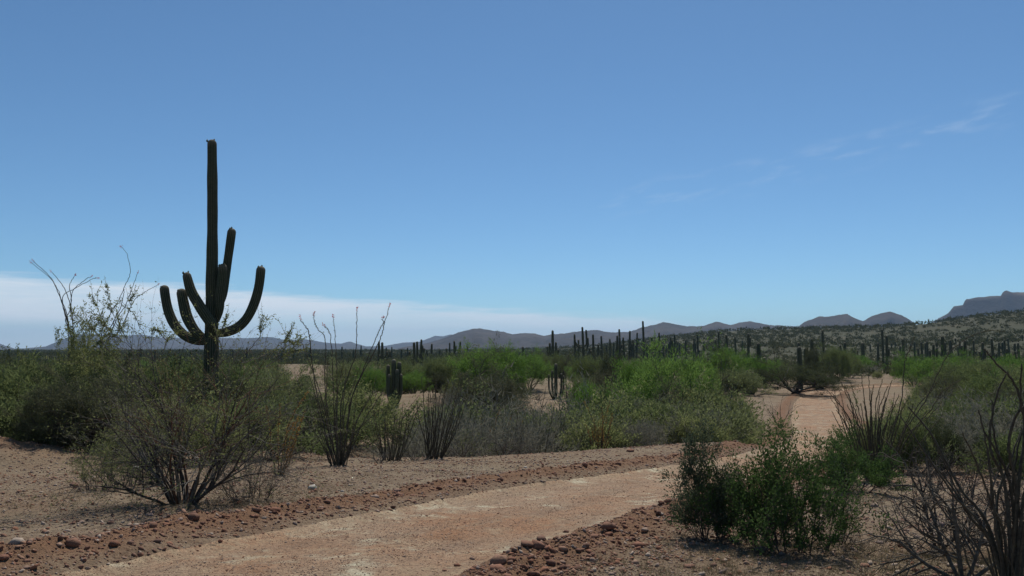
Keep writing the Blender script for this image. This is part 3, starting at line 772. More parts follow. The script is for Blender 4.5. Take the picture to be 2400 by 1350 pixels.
# (column, row of the top, stem width in photo px, ground-cover depth override, arms [(side, foot frac, reach m, top frac)], label)
SG = [
 (1295.6, 774, 5.2, None, [(-1, .25, .9, .62), (-1, .3, .5, .70), (1, .3, .55, .72), (1, .25, .95, .55)], 'candelabra saguaro with four low arms standing alone left of the saguaro row'),
 (1349, 794, 4.6, None, [(-1, .3, .8, .5)], 'saguaro with one low left arm at the left end of the row'),
 (1356, 796, 4.0, None, [], 'slightly leaning slim saguaro just left of the many armed one'),
 (1369, 766, 4.6, None, [(-1, .42, 1.6, .84), (1, .45, .75, .93), (1, .35, 1.0, .75), (-1, .3, .7, .6), (1, .2, 1.3, .5)], 'ragged many armed saguaro with a long hooked left arm'),
 (1392, 783, 4.6, None, [(-1, .3, .5, .55)], 'straight thick saguaro right of the many armed one'),
 (1401.5, 807, 4.2, None, [(1, .3, .6, .8)], 'short stubby saguaro between two taller straight ones'),
 (1411, 787, 4.0, None, [], 'slim single column saguaro right of the short stubby one'),
 (1422, 807, 3.2, None, [], 'very small saguaro left of the pair of short columns'),
 (1430.5, 794, 3.6, None, [], 'taller of the pair of short columns left of the twin saguaros'),
 (1437, 801, 3.0, None, [], 'shorter of the pair of short columns left of the twin saguaros'),
 (1444.8, 786, 4.2, None, [], 'left column of the group topped by a taller thin saguaro'),
 (1451.5, 789, 4.2, None, [], 'middle column of the group topped by a taller thin saguaro'),
 (1454.8, 771, 4.0, None, [(1, .4, .5, .6)], 'thin saguaro rising above its two shorter neighbours'),
 (1464, 790, 4.2, None, [(-1, .4, .4, .6)], 'saguaro with a low stub arm left of the pointed one'),
 (1474, 775, 4.0, None, [(1, .3, .6, .66)], 'pointed tapering saguaro left of the tallest thin one'),
 (1480, 798, 3.6, None, [], 'first of two short saguaros right of the pointed one'),
 (1485.5, 796, 3.6, None, [], 'second of two short saguaros right of the pointed one'),
 (1491.5, 779, 3.2, None, [(1, .5, .4, .82), (-1, .4, .4, .6)], 'thin saguaro with small arms close left of the tallest'),
 (1510.7, 752, 4.3, None, [], 'tallest bare pole saguaro of the row, rising above the mountains'),
 (1518, 805, 3.4, None, [], 'small saguaro directly right of the tallest pole'),
 (1527, 791, 3.2, None, [(1, .4, .6, .7), (-1, .3, .6, .6)], 'saguaro with two arms right of the tallest pole'),
 (1535.5, 800, 3.6, None, [], 'plump short saguaro left of a thin tall one'),
 (1545, 779, 3.8, None, [(1, .2, .7, .4)], 'thin tall saguaro above the brightest green tree'),
 (1555, 807, 3.0, None, [], 'small saguaro right of the thin tall one above the green tree'),
 (1562, 812, 2.6, None, [], 'tiny saguaro above the right shoulder of the green tree'),
 (1568, 799, 3.0, None, [], 'leftmost of the tight cluster of five saguaros'),
 (1573.2, 789, 3.2, None, [], 'second of the tight cluster of five saguaros'),
 (1578, 796, 3.2, None, [], 'middle of the tight cluster of five saguaros'),
 (1582, 783, 3.2, None, [], 'tallest of the tight cluster of five saguaros'),
 (1586.5, 801, 3.0, None, [], 'rightmost of the tight cluster of five saguaros'),
 (1593, 803, 2.4, None, [], 'small saguaro right of the tight cluster of five'),
 (1625.5, 792, 3.4, None, [], 'left one of two saguaros above the green tree tops'),
 (1631, 803, 2.8, None, [], 'short saguaro between two taller ones above the green tree tops'),
 (1637, 783, 3.4, None, [(1, .3, .4, .5)], 'tall one right of the pair above the green tree tops'),
 (1677, 796, 3.6, None, [(-1, .4, .4, .7)], 'squat saguaro left of the one above the mesquite fork'),
 (1687, 777, 4.0, None, [(1, .3, .5, .5)], 'tall saguaro with a low arm behind the dark forked branch'),
 (1705.5, 784, 5.0, None, [], 'thick saguaro column right of the dark forked branch'),
 (1726, 789, 3.6, None, [], 'slim saguaro between the thick column and the knobbly one'),
 (1753.5, 781, 5.2, None, [(1, .55, .3, .9)], 'knobbly saguaro with a bulging shoulder'),
 (1777.5, 803, 8.2, None, [(-1, .4, .5, .62)], 'broad near saguaro with a small arm pressed to its left side'),
 (1872, 802, 6.4, None, [], 'taller back one of the two touching saguaros by the bare mesquite'),
 (1877.6, 812, 8.6, None, [], 'thicker front one of the two touching saguaros by the bare mesquite'),
 (1903.5, 793, 7.0, None, [], 'saguaro wrapped in a green climbing shrub'),
 (1931, 773, 5.0, None, [], 'tall lone saguaro against the hillside above the yellow green tree'),
 (1973.5, 808, 5.0, None, [], 'shorter saguaro of the pair left of the road bend'),
 (1980, 802, 5.6, None, [(-1, .4, .4, .6)], 'taller saguaro of the pair left of the road bend'),
 (1998, 815, 4.0, None, [(1, .3, .5, .9)], 'low clump saguaro in front of the pale slope'),
 (2005, 813, 4.0, None, [(-1, .3, .5, .9), (1, .3, .5, .85)], 'dark low clump saguaro with short arms'),
 (2020, 803, 4.0, None, [], 'left half of the twin saguaros on the pale slope'),
 (2025, 803, 4.6, None, [], 'right half of the twin saguaros on the pale slope'),
 (2057.5, 803, 4.4, None, [], 'greyish saguaro left of the tall dark pole on the right'),
 (2071, 771, 4.6, None, [], 'tall dark pole saguaro standing highest on the right'),
 (2078.5, 786, 5.4, None, [(1, .3, .3, .66)], 'thick saguaro touching the tall dark pole'),
 (2098, 800, 2.4, None, [], 'thin distant saguaro between the pole and the anchor shaped one'),
 (2118.5, 794, 5.0, None, [(-1, .05, 1.4, .30), (1, .05, 1.4, .30)], 'anchor shaped saguaro with two low wide arms'),
 (2134, 806, 2.6, None, [], 'thin distant saguaro right of the anchor shaped one'),
 (2163, 801, 3.8, None, [], 'leaning saguaro at the left of the dense right hand stand'),
 (2169, 803, 3.6, None, [], 'second saguaro of the dense right hand stand'),
 (2175, 799, 4.0, None, [(1, .2, .6, .5)], 'saguaro with one arm in the dense right hand stand'),
 (2188, 806, 5.4, None, [(-1, .3, .5, .8), (1, .3, .5, .9)], 'bushy dark saguaro clump left of the thick one'),
 (2199, 801, 4.0, None, [], 'column close left of the thick right hand saguaro'),
 (2211.8, 787, 7.2, None, [(1, .3, .4, .6)], 'thickest saguaro of the right hand stand'),
 (2219, 802, 4.4, None, [], 'column close right of the thick right hand saguaro'),
 (2227, 796, 4.4, None, [], 'slim saguaro second right of the thick one'),
 (2231.5, 800, 3.8, None, [], 'short saguaro third right of the thick one'),
 (2253, 798, 3.4, None, [], 'pointed saguaro by the arching ocotillo stem'),
 (2262.5, 797, 6.2, None, [(-1, .3, .5, .86), (1, .2, .8, .75), (-1, .1, .9, .5)], 'broad dark saguaro clump by the arching ocotillo stem'),
 (2282, 797, 4.0, None, [(1, .3, .5, .6)], 'saguaro right of the broad dark clump'),
 (2303, 802, 5.2, None, [(1, .3, .5, .8), (-1, .3, .4, .7)], 'clump saguaro behind the crossing ocotillo stems'),
 (2330, 793, 5.0, None, [], 'pale grey tall saguaro before the hillside'),
 (2342, 802, 4.0, None, [], 'short saguaro between two grey columns'),
 (2355.5, 796, 4.4, None, [(1, .4, .5, .7)], 'grey saguaro with an arm near the right edge'),
 (2367.5, 792, 3.6, None, [], 'thin saguaro near the right edge'),
 (2379, 804, 4.4, None, [], 'low saguaro near the right edge'),
 (2390, 803, 4.6, None, [(-1, .3, .5, .7)], 'saguaro clump at the right edge'),
 (886.5, 800, 4.6, None, [(1, .3, .6, .4)], 'straight thin saguaro left of the armed one near the middle'),
 (895.7, 802, 5.2, None, [(1, .35, .8, .55), (-1, .3, .4, .5), (1, .25, 1.3, .5)], 'armed saguaro above the four fingered cactus'),
 (970.5, 802, 5.4, None, [(-1, .3, .8, .7)], 'left stem of the small saguaro cluster left of centre'),
 (978, 800, 4.4, None, [], 'middle stem of the small saguaro cluster left of centre'),
 (984.5, 795, 4.6, None, [(1, .3, .6, .72)], 'tallest stem of the small saguaro cluster left of centre'),
 (991.5, 809, 3.6, None, [], 'shortest stem of the small saguaro cluster left of centre'),
 (1010.7, 805, 4.2, None, [], 'lone dark column saguaro right of the small cluster'),
 (1047.5, 816, 3.4, None, [], 'shorter one of two saguaros left of the dark mesquite'),
 (1054, 803, 3.4, None, [], 'taller one of two saguaros left of the dark mesquite'),
 (1065.5, 799, 4.2, None, [(1, .5, .3, .8)], 'saguaro poking above the left side of the dark mesquite crown'),
 (1076.5, 800, 4.0, None, [(-1, .4, .4, .7)], 'saguaro above the middle of the dark mesquite crown'),
 (361, 819, 3.6, None, [], 'small saguaro seen through the tree left of the tall saguaro'),
 (1225, 812, 4.4, None, [], 'saguaro tip above the crown right of the dark mesquite'),
]
for (px, ty, wpx, _, arms, lab) in SG:
    rw = .40
    Y = min(max(FPX * rw / wpx, 45), 300) * (1.0 if px < 2150 else .95)
    g = P(px, Y); top = ray(px, ty, Y)[2]; h = top - g[2]
    if h < 2.2: h = 2.2
    r = wpx / FPX * Y / 2 * 1.25
    o = root('saguaro', tuple(g), lab, 'saguaro cactus', 'distant saguaros standing above the scrub', 0)
    o.rotation_euler[1] = R(math.sin(px * 12.9) * 2.2)
    if not arms and wpx >= 3.2 and not any(w in lab for w in ('slim', 'pole', 'column', 'single', 'bare', 'straight', 'lone', 'rounded')) and (int(px) * 7) % 5 < 3:
        arms = [((-1) ** int(px), .22, .45 + (int(px) % 4) * .14, .55 + (int(px) % 5) * .07)]
    for nm, mb in sag_stem(h, r * .98, [(a[0], a[1] * h * .9 + h * .15, a[2], a[3] * h) for a in arms], int(px)):
        mb.build(nm, M_cact, o, smooth=True, attr='rib')
# very far ones along the left and centre horizon
rr = np.random.default_rng(5)
far_px = [545, 572, 578, 586, 594, 602, 611, 640, 660, 688, 700, 727, 741, 752, 770, 801, 828, 835, 846, 857, 864, 905, 918, 930, 941, 955, 1000, 1030, 1095, 1120, 1160, 20, 60, 205, 240, 330, 420, 455, 2090, 2110, 2145, 2240, 2290, 2315, 2350, 2397, 1608, 1650, 1740, 2040]
seen = set()
for px in far_px:
    if near_land(px) in seen: continue
    seen.add(near_land(px))
    Y = rr.uniform(230, 330); g = P(px, Y); top = 815 + (rr.uniform(-6, 5) if px < 1500 else rr.uniform(-22, -4) if px > 2000 else rr.uniform(-22, -8)); h = max(ray(px, top, Y)[2] - g[2], 2.5)
    o = root('saguaro', tuple(g), 'tiny far saguaro column ' + near_land(px), 'saguaro cactus', 'tiny saguaro columns along the horizon', rr.uniform(0, 6))
    for nm, mb in sag_stem(h, .26, [(1, .4 * h, .7, .7 * h)] if rr.random() < .3 else [], int(px)): mb.build(nm, M_cact, o, smooth=True, attr='rib')

def stem_cluster(name, px, Y, stems, label, rpx):
    """organ-pipe like clump: stems (dx px, top row, radius px) rising from one foot"""
    g = P(px, Y); o = root(name, tuple(g), label, 'cactus')
    for k, (dx, ty, rp) in enumerate(stems):
        x = dx / FPX * Y; h = ray(px, ty, Y)[2] - g[2]; r = rp / FPX * Y
        sy = .25 * math.sin(k * 2.3)
        pts = [[x * .25, sy * .2, -.2], [x * .8, sy * .7, h * .22], [x, sy, h * .5], [x, sy, h]] if abs(dx) > 3 else [[0, 0, -.2], [0, 0, h * .5], [x, 0, h]]
        mb = MB(); mb.add(*stem_mesh(np.array(pts, float), [r * .75, r, r, r * .95], 12, 3, k, .15, .14)); mb.build('stem', M_cact, o, smooth=True, attr='rib')
stem_cluster('columnar_cactus', 922, 57, [(0, 842, 6), (-14, 855, 4.5), (-9, 877, 4), (12, 848, 5), (16, 876, 4.5), (9, 865, 4.5)], 'dark four fingered columnar cactus standing in green scrub left of centre', 6)
stem_cluster('columnar_cactus', 1303, 70, [(0, 852, 4), (-16, 878, 2.2), (-9, 868, 2.6), (13, 875, 2.6), (18, 880, 2.2)], 'clump of short dark columns behind the tan clearing in the middle', 4)
stem_cluster('columnar_cactus', 1757, 77, [(-4, 868, 3), (-12, 884, 2.4), (3, 882, 2.8), (10, 872, 3), (17, 884, 2.6), (-18, 890, 2)], 'group of small dark cactus columns under the shrub by the clearing', 4)
stem_cluster('columnar_cactus', 1793, 92, [(0, 837, 4.8)], 'single rounded cactus column at the edge of the right clearing', 4)
stem_cluster('columnar_cactus', 1273, 58, [(-4, 950, 1.6), (3, 951, 1.6)], 'two tiny cactus fingers on the tan clearing', 2)

# ------------------------------------------------------------------ ocotillos
def oc_stem(mb, lf, P_, r0, rr, dens=70, stub=.022, nt=12, w=.008, yel=None, Y=20):
    Q = catmull(P_, 7) if len(P_) > 2 else P_
    n = len(Q)
    Q = Q + np.concatenate([np.zeros((2, 3)), rr.normal(0, .0004 * Y if Y < 12 else .006, (n - 2, 3))])
    mb.tube(Q, r0 * np.linspace(1, .34, n), 5)
    L = np.linalg.norm(np.diff(Q, axis=0), axis=1).sum()
    m = int(L * dens)
    if m and lf is not None:
        Pn, D = along([Q], m, rr)
        D = D * .35 + rr.normal(0, 1, D.shape)
        leaves(lf, Pn, D, stub, w, rr, 'leaf')
    return Q
def flower(parent, p, d, rr, s=.12):
    mb = MB(); n = 20 if s > .08 else 14
    t = rr.uniform(0, 1, n)[:, None]; d = unit(d)
    Pn = p + d * t * s + rr.normal(0, .012, (n, 3)) * (1.2 - t)
    leaves(mb, Pn, d * .6 + rr.normal(0, .6, (n, 3)), .035, .016, rr, 'leaf')
    mb.build('flower', M_flower, parent, kind=None)
def ocotillo(px, Y, stems, label, name='ocotillo', r0=.013, dens=70, seed=0, extra=0, exth=1.5, exspread=.8, leafmat=None, fl=(), stub=.022, exlean=0., woodmat=None, base_r=.10, w=.008):
    """stems: lists of photo points (column, row[, depth offset]) from low to high, the foot is added"""
    rr = np.random.default_rng(seed); b = P(px, Y)
    o = root(name, tuple(b), label, 'ocotillo')
    L = []
    for si, s in enumerate(stems):
        n = len(s); dy = rr.uniform(-.3, .3)
        pts = [ray(q[0], q[1], Y) + np.array([0, (q[2] if len(q) > 2 else dy) * (k + 1) / n, 0]) - b for k, q in enumerate(s)]
        f = pts[0].copy(); f = np.array([np.clip(f[0] * .15, -base_r, base_r), rr.uniform(-base_r, base_r) * .6, -.05])
        mid = f * .45 + pts[0] * .55; mid[2] = mid[2] * .9; 
        L.append((np.array([f] + ([mid] if np.linalg.norm(pts[0] - f) > .8 else []) + pts), si in fl))
    for k in range(extra):
        a = rr.uniform(0, 2 * math.pi); t = R(rr.uniform(3, 55) * exspread); h = exth * rr.uniform(.45, 1.1)
        d = np.array([math.sin(t) * math.cos(a) + exlean, math.sin(t) * math.sin(a) * .8, math.cos(t)])
        f = np.array([math.cos(a) * base_r * .6, math.sin(a) * base_r * .6, -.05])
        m = f + d * h * .5 + rr.normal(0, .02, 3); e = f + d * h + np.array([0, 0, .06 * h]) + rr.normal(0, .05, 3)
        L.append((np.array([f, m, e]), False))
    for P_, isf in L:
        mb, lf = MB(), MB()
        Q = oc_stem(mb, lf, P_, r0 * rr.uniform(.8, 1.15), rr, dens, stub, w=w, Y=Y)
        st = mb.build('stem', woodmat or M_oc, o)
        if dens: lf.build('leaf_stubs', leafmat or M_oc_leaf, st, kind='stuff')
        if isf: flower(st, Q[-1], Q[-1] - Q[-2], rr, .085 if Y > 10 else .05)
    return o
ocotillo(795, 19.3, [[(740, 900), (728, 790), (722, 768), (710, 750)], [(760, 900), (762, 800), (742, 770), (734, 755), (731, 737)], [(782, 900), (778, 800), (774, 775), (766, 766)],
    [(790, 900), (788, 840), (785, 780), (781, 745)], [(800, 940), (815, 880), (832, 830), (834, 770), (833, 728)], [(822, 940), (850, 870), (872, 815), (892, 770), (900, 755), (895, 748)],
    [(826, 930), (858, 860), (880, 820), (895, 785), (902, 755), (913, 721)], [(760, 960), (735, 880), (715, 830), (702, 795)], [(840, 980), (870, 930), (885, 880)], [(845, 1000), (875, 950), (900, 910)],
    [(768, 980), (770, 900), (775, 838)], [(755, 1000), (742, 930), (728, 880)], [(800, 1000), (803, 930), (806, 860)], [(830, 1000), (850, 960), (868, 925)], [(785, 980), (800, 890), (812, 850)], [(768, 1000), (757, 960), (748, 920)],
    [(835, 1010), (862, 985), (882, 965)], [(810, 960), (836, 890), (850, 850)]],
    'tall ocotillo with long wavy stems and red tips standing alone left of centre', seed=3, dens=60, extra=8, exth=2.0, exspread=.5, fl=(0, 1, 2, 3, 4, 5, 6), r0=.017, base_r=.26, stub=.03)
ocotillo(172, 26, [[(166, 811), (158, 760), (145, 719), (130, 683), (113, 651), (71, 611)], [(168, 805), (150, 730), (140, 690), (119, 654), (74, 617)], [(170, 800), (157, 752), (169, 728), (178, 683), (207, 658), (224, 650)],
    [(172, 790), (169, 728), (154, 680), (139, 657), (124, 638)], [(174, 780), (170, 729), (173, 698), (172, 669), (185, 649)], [(160, 760), (145, 698), (172, 677), (213, 654), (222, 651)], [(197, 817), (196, 781), (184, 751), (169, 730)]],
    'crooked bare ocotillo with forking stems rising above the left edge of the scrub', seed=5, dens=14, fl=(0, 1, 2, 3, 4, 5), r0=.020)
ocotillo(232, 26.5, [[(237, 787), (255, 743), (276, 707), (296, 663), (305, 636), (296, 594), (284.5, 580)], [(240, 800), (258, 781), (279, 740), (296, 716), (314, 669), (324, 642)], [(245, 805), (267, 787), (284, 757), (308, 704), (332, 683), (360, 666)],
    [(235, 810), (262, 760), (280, 720), (287, 690), (287, 676)], [(250, 810), (262, 770), (262, 745)], [(250, 815), (280, 780), (296, 735)]],
    'leaning bare ocotillo just left of the foreground tree with red flowered tips', seed=6, dens=12, fl=(0, 1, 2), r0=.020)
ocotillo(918, 21, [[(905, 1000), (898, 960)], [(935, 1000), (960, 955), (985, 925)], [(950, 1010), (975, 965), (990, 940)]], 'shorter dense ocotillo with a skirt of grey dead stems, second in the row', seed=8, extra=30, exth=1.45, exspread=.62, r0=.014, dens=60, base_r=.3, exlean=.12, stub=.03)
ocotillo(1018, 21.6, [[(1030, 1000), (1040, 930), (1052, 890)], [(1015, 1000), (1008, 930), (1002, 890)], [(1038, 1000), (1055, 940), (1066, 890)], [(980, 980), (975, 940)]], 'dark ocotillo with many straight upright stems right of the skirted one', seed=9, extra=30, exth=1.9, exspread=.36, r0=.017, dens=70, base_r=.3, exlean=.16, stub=.03)
ocotillo(1115, 30, [[(1130, 980), (1140, 930), (1150, 900)]], 'thin ocotillo stand in front of the dark mesquite', seed=10, extra=26, exth=2.3, exspread=.35, r0=.016, dens=50, base_r=.7, exlean=.12)
ocotillo(1405, 27, [[(1395, 1000), (1378, 960), (1368, 940)], [(1412, 1000), (1420, 965), (1428, 940)]], 'straw coloured dead ocotillo standing on the edge of the berm', seed=12, extra=22, exth=1.55, exspread=.5, r0=.016, dens=110, leafmat=M_yel, stub=.04, base_r=.12)
ocotillo(652, 16.4, [[(648, 1010), (650, 950)], [(670, 1010), (690, 960), (716, 920)], [(672, 1030), (700, 985)], [(630, 1000), (622, 950)]], 'ocotillo with amber yellow leaves behind the foreground tree', seed=13, extra=5, exth=1.2, exspread=.5, r0=.013, dens=230, leafmat=M_yel, stub=.035)
ocotillo(1150, 27, [[(1160, 1000), (1172, 955)]], 'ocotillo with yellowing stems among the grey brush right of the upright one', seed=15, extra=14, exth=1.8, exspread=.45, r0=.015, dens=130, leafmat=M_yel, stub=.035, exlean=.12, base_r=.3)
ocotillo(1062, 25, [[(1068, 1000), (1075, 940), (1080, 905)]], 'thin ocotillo rising from the brush right of the upright dark ocotillo', seed=31, extra=12, exth=2.2, exspread=.35, r0=.017, dens=60, base_r=.3, exlean=.1, stub=.03)
ocotillo(1205, 26, [[(1210, 1000), (1215, 955)]], 'short ocotillo in the grey brush behind the pale dead bush', seed=32, extra=12, exth=1.7, exspread=.4, r0=.016, dens=60, base_r=.3, exlean=.1, stub=.03)
ocotillo(1262, 27, [[(1265, 1000), (1272, 945), (1280, 905)], [(1258, 1000), (1245, 950)]], 'open ocotillo in the brush below the tan clearing', seed=33, extra=8, exth=2.0, exspread=.45, r0=.016, dens=50, base_r=.25, stub=.03)
ocotillo(1318, 29, [[(1322, 985), (1335, 940), (1352, 905)], [(1315, 985), (1308, 930)]], 'thin leaning ocotillo left of the straw coloured one', seed=34, extra=7, exth=1.8, exspread=.5, r0=.016, dens=50, base_r=.25, stub=.03)
ocotillo(1330, 62, [[(1325, 880), (1320, 868)]], 'small vase shaped ocotillo at the top of the tan clearing', seed=16, extra=16, exth=1.9, exspread=.55, r0=.03, dens=20)
ocotillo(1346, 52, [[(1345, 880), (1350, 868)]], 'thin ocotillo right of the vase shaped one at the clearing', seed=17, extra=9, exth=1.9, exspread=.4, r0=.028, dens=20)
# right foreground ocotillo, fan of many stems
S_ = []
for (a, b_) in (((1985, 960), (1922, 905)), ((1980, 985), (1935, 930)), ((1998, 980), (1945, 918)), ((2000, 960), (1958, 892)), ((2010, 960), (1985, 905)), ((2020, 970), (1998, 898)), ((2028, 960), (2012, 880)), ((2035, 950), (2032, 900)),
               ((2044, 950), (2046, 878)), ((2050, 940), (2062, 888)), ((2060, 950), (2080, 905)), ((2065, 980), (2092, 890)), ((2075, 1000), (2115, 925)), ((2085, 1000), (2130, 930)), ((2030, 1010), (1998, 950)), ((1990, 1000), (1950, 960)),
               ((2055, 990), (2068, 930)), ((2040, 1000), (2030, 940)), ((2015, 1010), (1980, 960)), ((2070, 1010), (2100, 950)), ((2062, 1000), (2078, 935)), ((2048, 1000), (2052, 930))):
    S_.append([(a[0], a[1] + 15), ((a[0] + b_[0]) / 2, (a[1] + b_[1]) / 2 + 4), b_])
S_ += [[(2120, 1010), (2167, 940), (2210, 848), (2235, 815), (2270, 790), (2310, 776), (2352, 777)], [(2125, 1000), (2160, 945), (2190, 915), (2215, 880)], [(2100, 1000), (2120, 930), (2127, 870), (2136, 835), (2150, 810), (2160, 790)],
       [(2130, 1020), (2180, 960), (2210, 915), (2250, 890)], [(2115, 1020), (2155, 985), (2190, 940)]]
ocotillo(2050, 15.2, S_, 'wide fan shaped ocotillo with dozens of dotted stems at the right of the road', seed=20, r0=.0135, dens=120, extra=40, exth=1.55, exspread=.8, stub=.020, fl=(), base_r=.16)
# nearest ocotillo, at the right edge of the frame
Yq = 5.6
S2 = [[(2355, 1150), (2318, 1060), (2312, 990), (2330, 905), (2346, 870)], [(2372, 1150), (2345, 1060), (2345, 980), (2375, 930), (2400, 880)], [(2385, 1150), (2400, 1000), (2375, 900), (2330, 850), (2302, 818)],
      [(2330, 1240), (2270, 1150), (2215, 1030), (2165, 960)], [(2340, 1250), (2300, 1180), (2255, 1090), (2205, 1005)], [(2320, 1260), (2240, 1160), (2175, 1060), (2120, 975)], [(2360, 1180), (2345, 1100), (2325, 1000), (2322, 935)],
      [(2395, 1250), (2420, 1050), (2425, 900), (2430, 800)], [(2375, 1220), (2352, 1100), (2300, 1010), (2285, 960)], [(2400, 1200), (2470, 1000), (2500, 860)], [(2410, 1260), (2520, 1100), (2600, 950)], [(2380, 1200), (2390, 1050), (2352, 950), (2340, 850)],
      [(2330, 1280), (2280, 1210), (2235, 1130), (2190, 1080)], [(2350, 1200), (2400, 1080), (2440, 1010)], [(2340, 1280), (2300, 1230), (2265, 1150), (2230, 1060)], [(2400, 1250), (2380, 1130), (2410, 1000), (2450, 920)], [(2335, 1300), (2310, 1240), (2290, 1130), (2262, 1010)]]
ocotillo(2372, Yq, S2, 'nearest ocotillo with thick dark spreading stems at the right edge', seed=22, r0=.0125, dens=40, extra=16, exth=1.0, exspread=.8, stub=.012, w=.004, fl=(), base_r=.07)

# ------------------------------------------------------------------ foreground tree at left
def hero_tree():
    rr = np.random.default_rng(42); b = P(430, 11.3)
    o = root('foreground_tree', tuple(b), 'sparse thorny foreground tree with many slanting stems, in front of the tall saguaro', 'thorn tree')
    leaf = MB(); tw_all = []
    tgt = [(-205, 300, .2), (-150, 430, -.4), (-95, 520, .3), (-40, 380, -.7), (20, 340, .6), (70, 420, -.4), (110, 430, .4), (190, 400, -.2), (265, 330, .3), (290, 300, -.5), (-240, 200, -.3), (-160, 290, .9), (150, 300, -1.0), (-60, 320, -1.1), (210, 230, .8), (-225, 250, .8), (40, 300, 1.1), (90, 280, -.9), (-120, 250, -.8), (-250, 110, -.5), (-205, 165, .6), (250, 160, .4), (290, 215, -.6), (-60, 190, -1.3), (120, 190, 1.2), (-270, 250, .3)]
    for k, (dx, dyp, dd) in enumerate(tgt):
        e = np.array([dx / FPX * 11.3, dd, dyp / FPX * 11.3]); L = np.linalg.norm(e)
        d = unit(e + np.array([0, 0, -.10 * L]))
        f = np.array([np.clip(e[0] * .08, -.1, .1), dd * .06, -.08])
        mb = MB(); tw = []
        grow(rr, f, unit(d + np.array([-d[0] * .25, 0, .25])), L * .62, .021 * rr.uniform(.75, 1.15), 0, 3, (6, 4, 4), .55, (18, 66), .12, -.005, .6, mb, tw, 7, (6, 4, 3, 3), .5)
        mb.build('stem', M_red if k in (4, 13, 16, 8) else (M_bark if k % 3 else M_pale), o)
        tw_all += tw
    Pn, D = along(tw_all, 3, rr, .010)
    leaves(leaf, Pn, D * .4 + rr.normal(0, .8, D.shape),   .036, .013, rr, 'leaf')
    leaf.build('leaves', M_olive, o, kind='stuff')
    # long wands reaching above the crown, thick with small leaves
    wand = [[(300, 800), (262, 765), (240, 715), (225, 690)], [(320, 790), (300, 740), (290, 700), (286, 672)], [(340, 800), (318, 752), (300, 710), (310, 688)], [(350, 830), (322, 780), (312, 745)], [(330, 820), (280, 780), (245, 745)], [(570, 830), (605, 790), (610, 765), (616, 738)],
            [(540, 820), (530, 790), (545, 760), (552, 742)], [(420, 800), (405, 785), (392, 772), (380, 776)], [(630, 840), (650, 810), (660, 790), (668, 775)], [(640, 850), (680, 815), (696, 790)], [(250, 830), (215, 780), (196, 762)], [(400, 830), (415, 795), (440, 775)], [(330, 870), (290, 840), (250, 820)], [(620, 860), (670, 830), (720, 815)], [(300, 870), (240, 850), (185, 845)], [(590, 850), (640, 830), (690, 800), (706, 805)]]
    for w_ in wand:
        lf2 = MB(); wm = MB()
        pts = np.array([ray(q[0], q[1], 11.3) - b for q in w_]); pts[:, 1] += rr.uniform(-.5, .3)
        Q = catmull(pts, 6); Q = Q + rr.normal(0, .008, Q.shape); wm.tube(Q, .006 * np.linspace(1, .35, len(Q)), 4)
        side = []
        for _ in range(9):
            a = rr.integers(3, len(Q) - 1); dq = rot_dir(Q[a] - Q[a - 1], R(rr.uniform(20, 60)), rr)
            T = np.array([Q[a], Q[a] + dq * .09, Q[a] + dq * rr.uniform(.15, .28) + (0, 0, .03)]); wm.tube(T, [.003, .0025, .0015], 3); side.append(T)
        Pn, D = along([Q[len(Q) // 3:]], 90, rr, .006); leaves(lf2, Pn, D * .5 + rr.normal(0, .7, D.shape), .037, .013, rr, 'leaf')
        Pn, D = along(side, 13, rr, .006); leaves(lf2, Pn, D * .5 + rr.normal(0, .7, D.shape), .035, .012, rr, 'leaf')
        wo = wm.build('wand', M_pale, o); lf2.build('leaves', M_olive, wo, kind='stuff')
hero_tree()

def shrub(name, px, Y, h, w, label, cat, seed, mw, ml, nstem=9, kids=(5, 5, 3), per=30, bl=.03, bw=.012, levels=3, tilt=(5, 60), r0=.012, spread=.02, wob=.12, kind='leaf', dirj=.9, z=None, lean=0, kink=0, upl=.1, dz=0, clump=1.0):
    wood, leaf = proto_tree(seed, h, w, nstem, tilt, kids, per, bl, bw, levels, spread, wob, r0, dirj, upl, kind, clump=clump)
    o = root(name, tuple(P(px, Y, dz)), label, cat)
    wood.build('branches', mw, o)
    if per: leaf.build('leaves', ml, o, kind='stuff')
    return o
# green shrubs, right foreground
shrub('leafy_shrub', 1668, 8.1, .98, .62, 'grey green small leaved shrub, left one of the foreground pair beside the road', 'shrub', 51, M_bark, M_shrubg, 9, (6, 4, 4), 20, .030, .012, r0=.011, tilt=(10, 85), clump=.9)
shrub('leafy_shrub', 1860, 7.5, .95, 1.12, 'dense bright green shrub, largest of the foreground pair right of the road', 'shrub', 52, M_bark, M_shrub, 12, (6, 5, 4), 16, .027, .013, r0=.013, tilt=(15, 88), clump=.95)
shrub('leafy_shrub', 1752, 7.9, .72, .95, 'low green shrub filling the gap between the two foreground shrubs', 'shrub', 55, M_bark, M_shrub, 8, (5, 5, 4), 18, .026, .012, r0=.010, tilt=(20, 85), clump=.9)
shrub('twiggy_shrub', 1935, 8.0, .75, .75, 'thin dark twiggy shrub right of the bright green shrub', 'shrub', 53, M_bark, M_shrubg, 7, (5, 4, 3), 6, .022, .009, r0=.010)
shrub('leafy_shrub', 1985, 13.2, .85, 1.2, 'green shrub at the left foot of the wide ocotillo', 'shrub', 54, M_bark, M_shrub, 8, (5, 5, 4), 28, .035, .012)
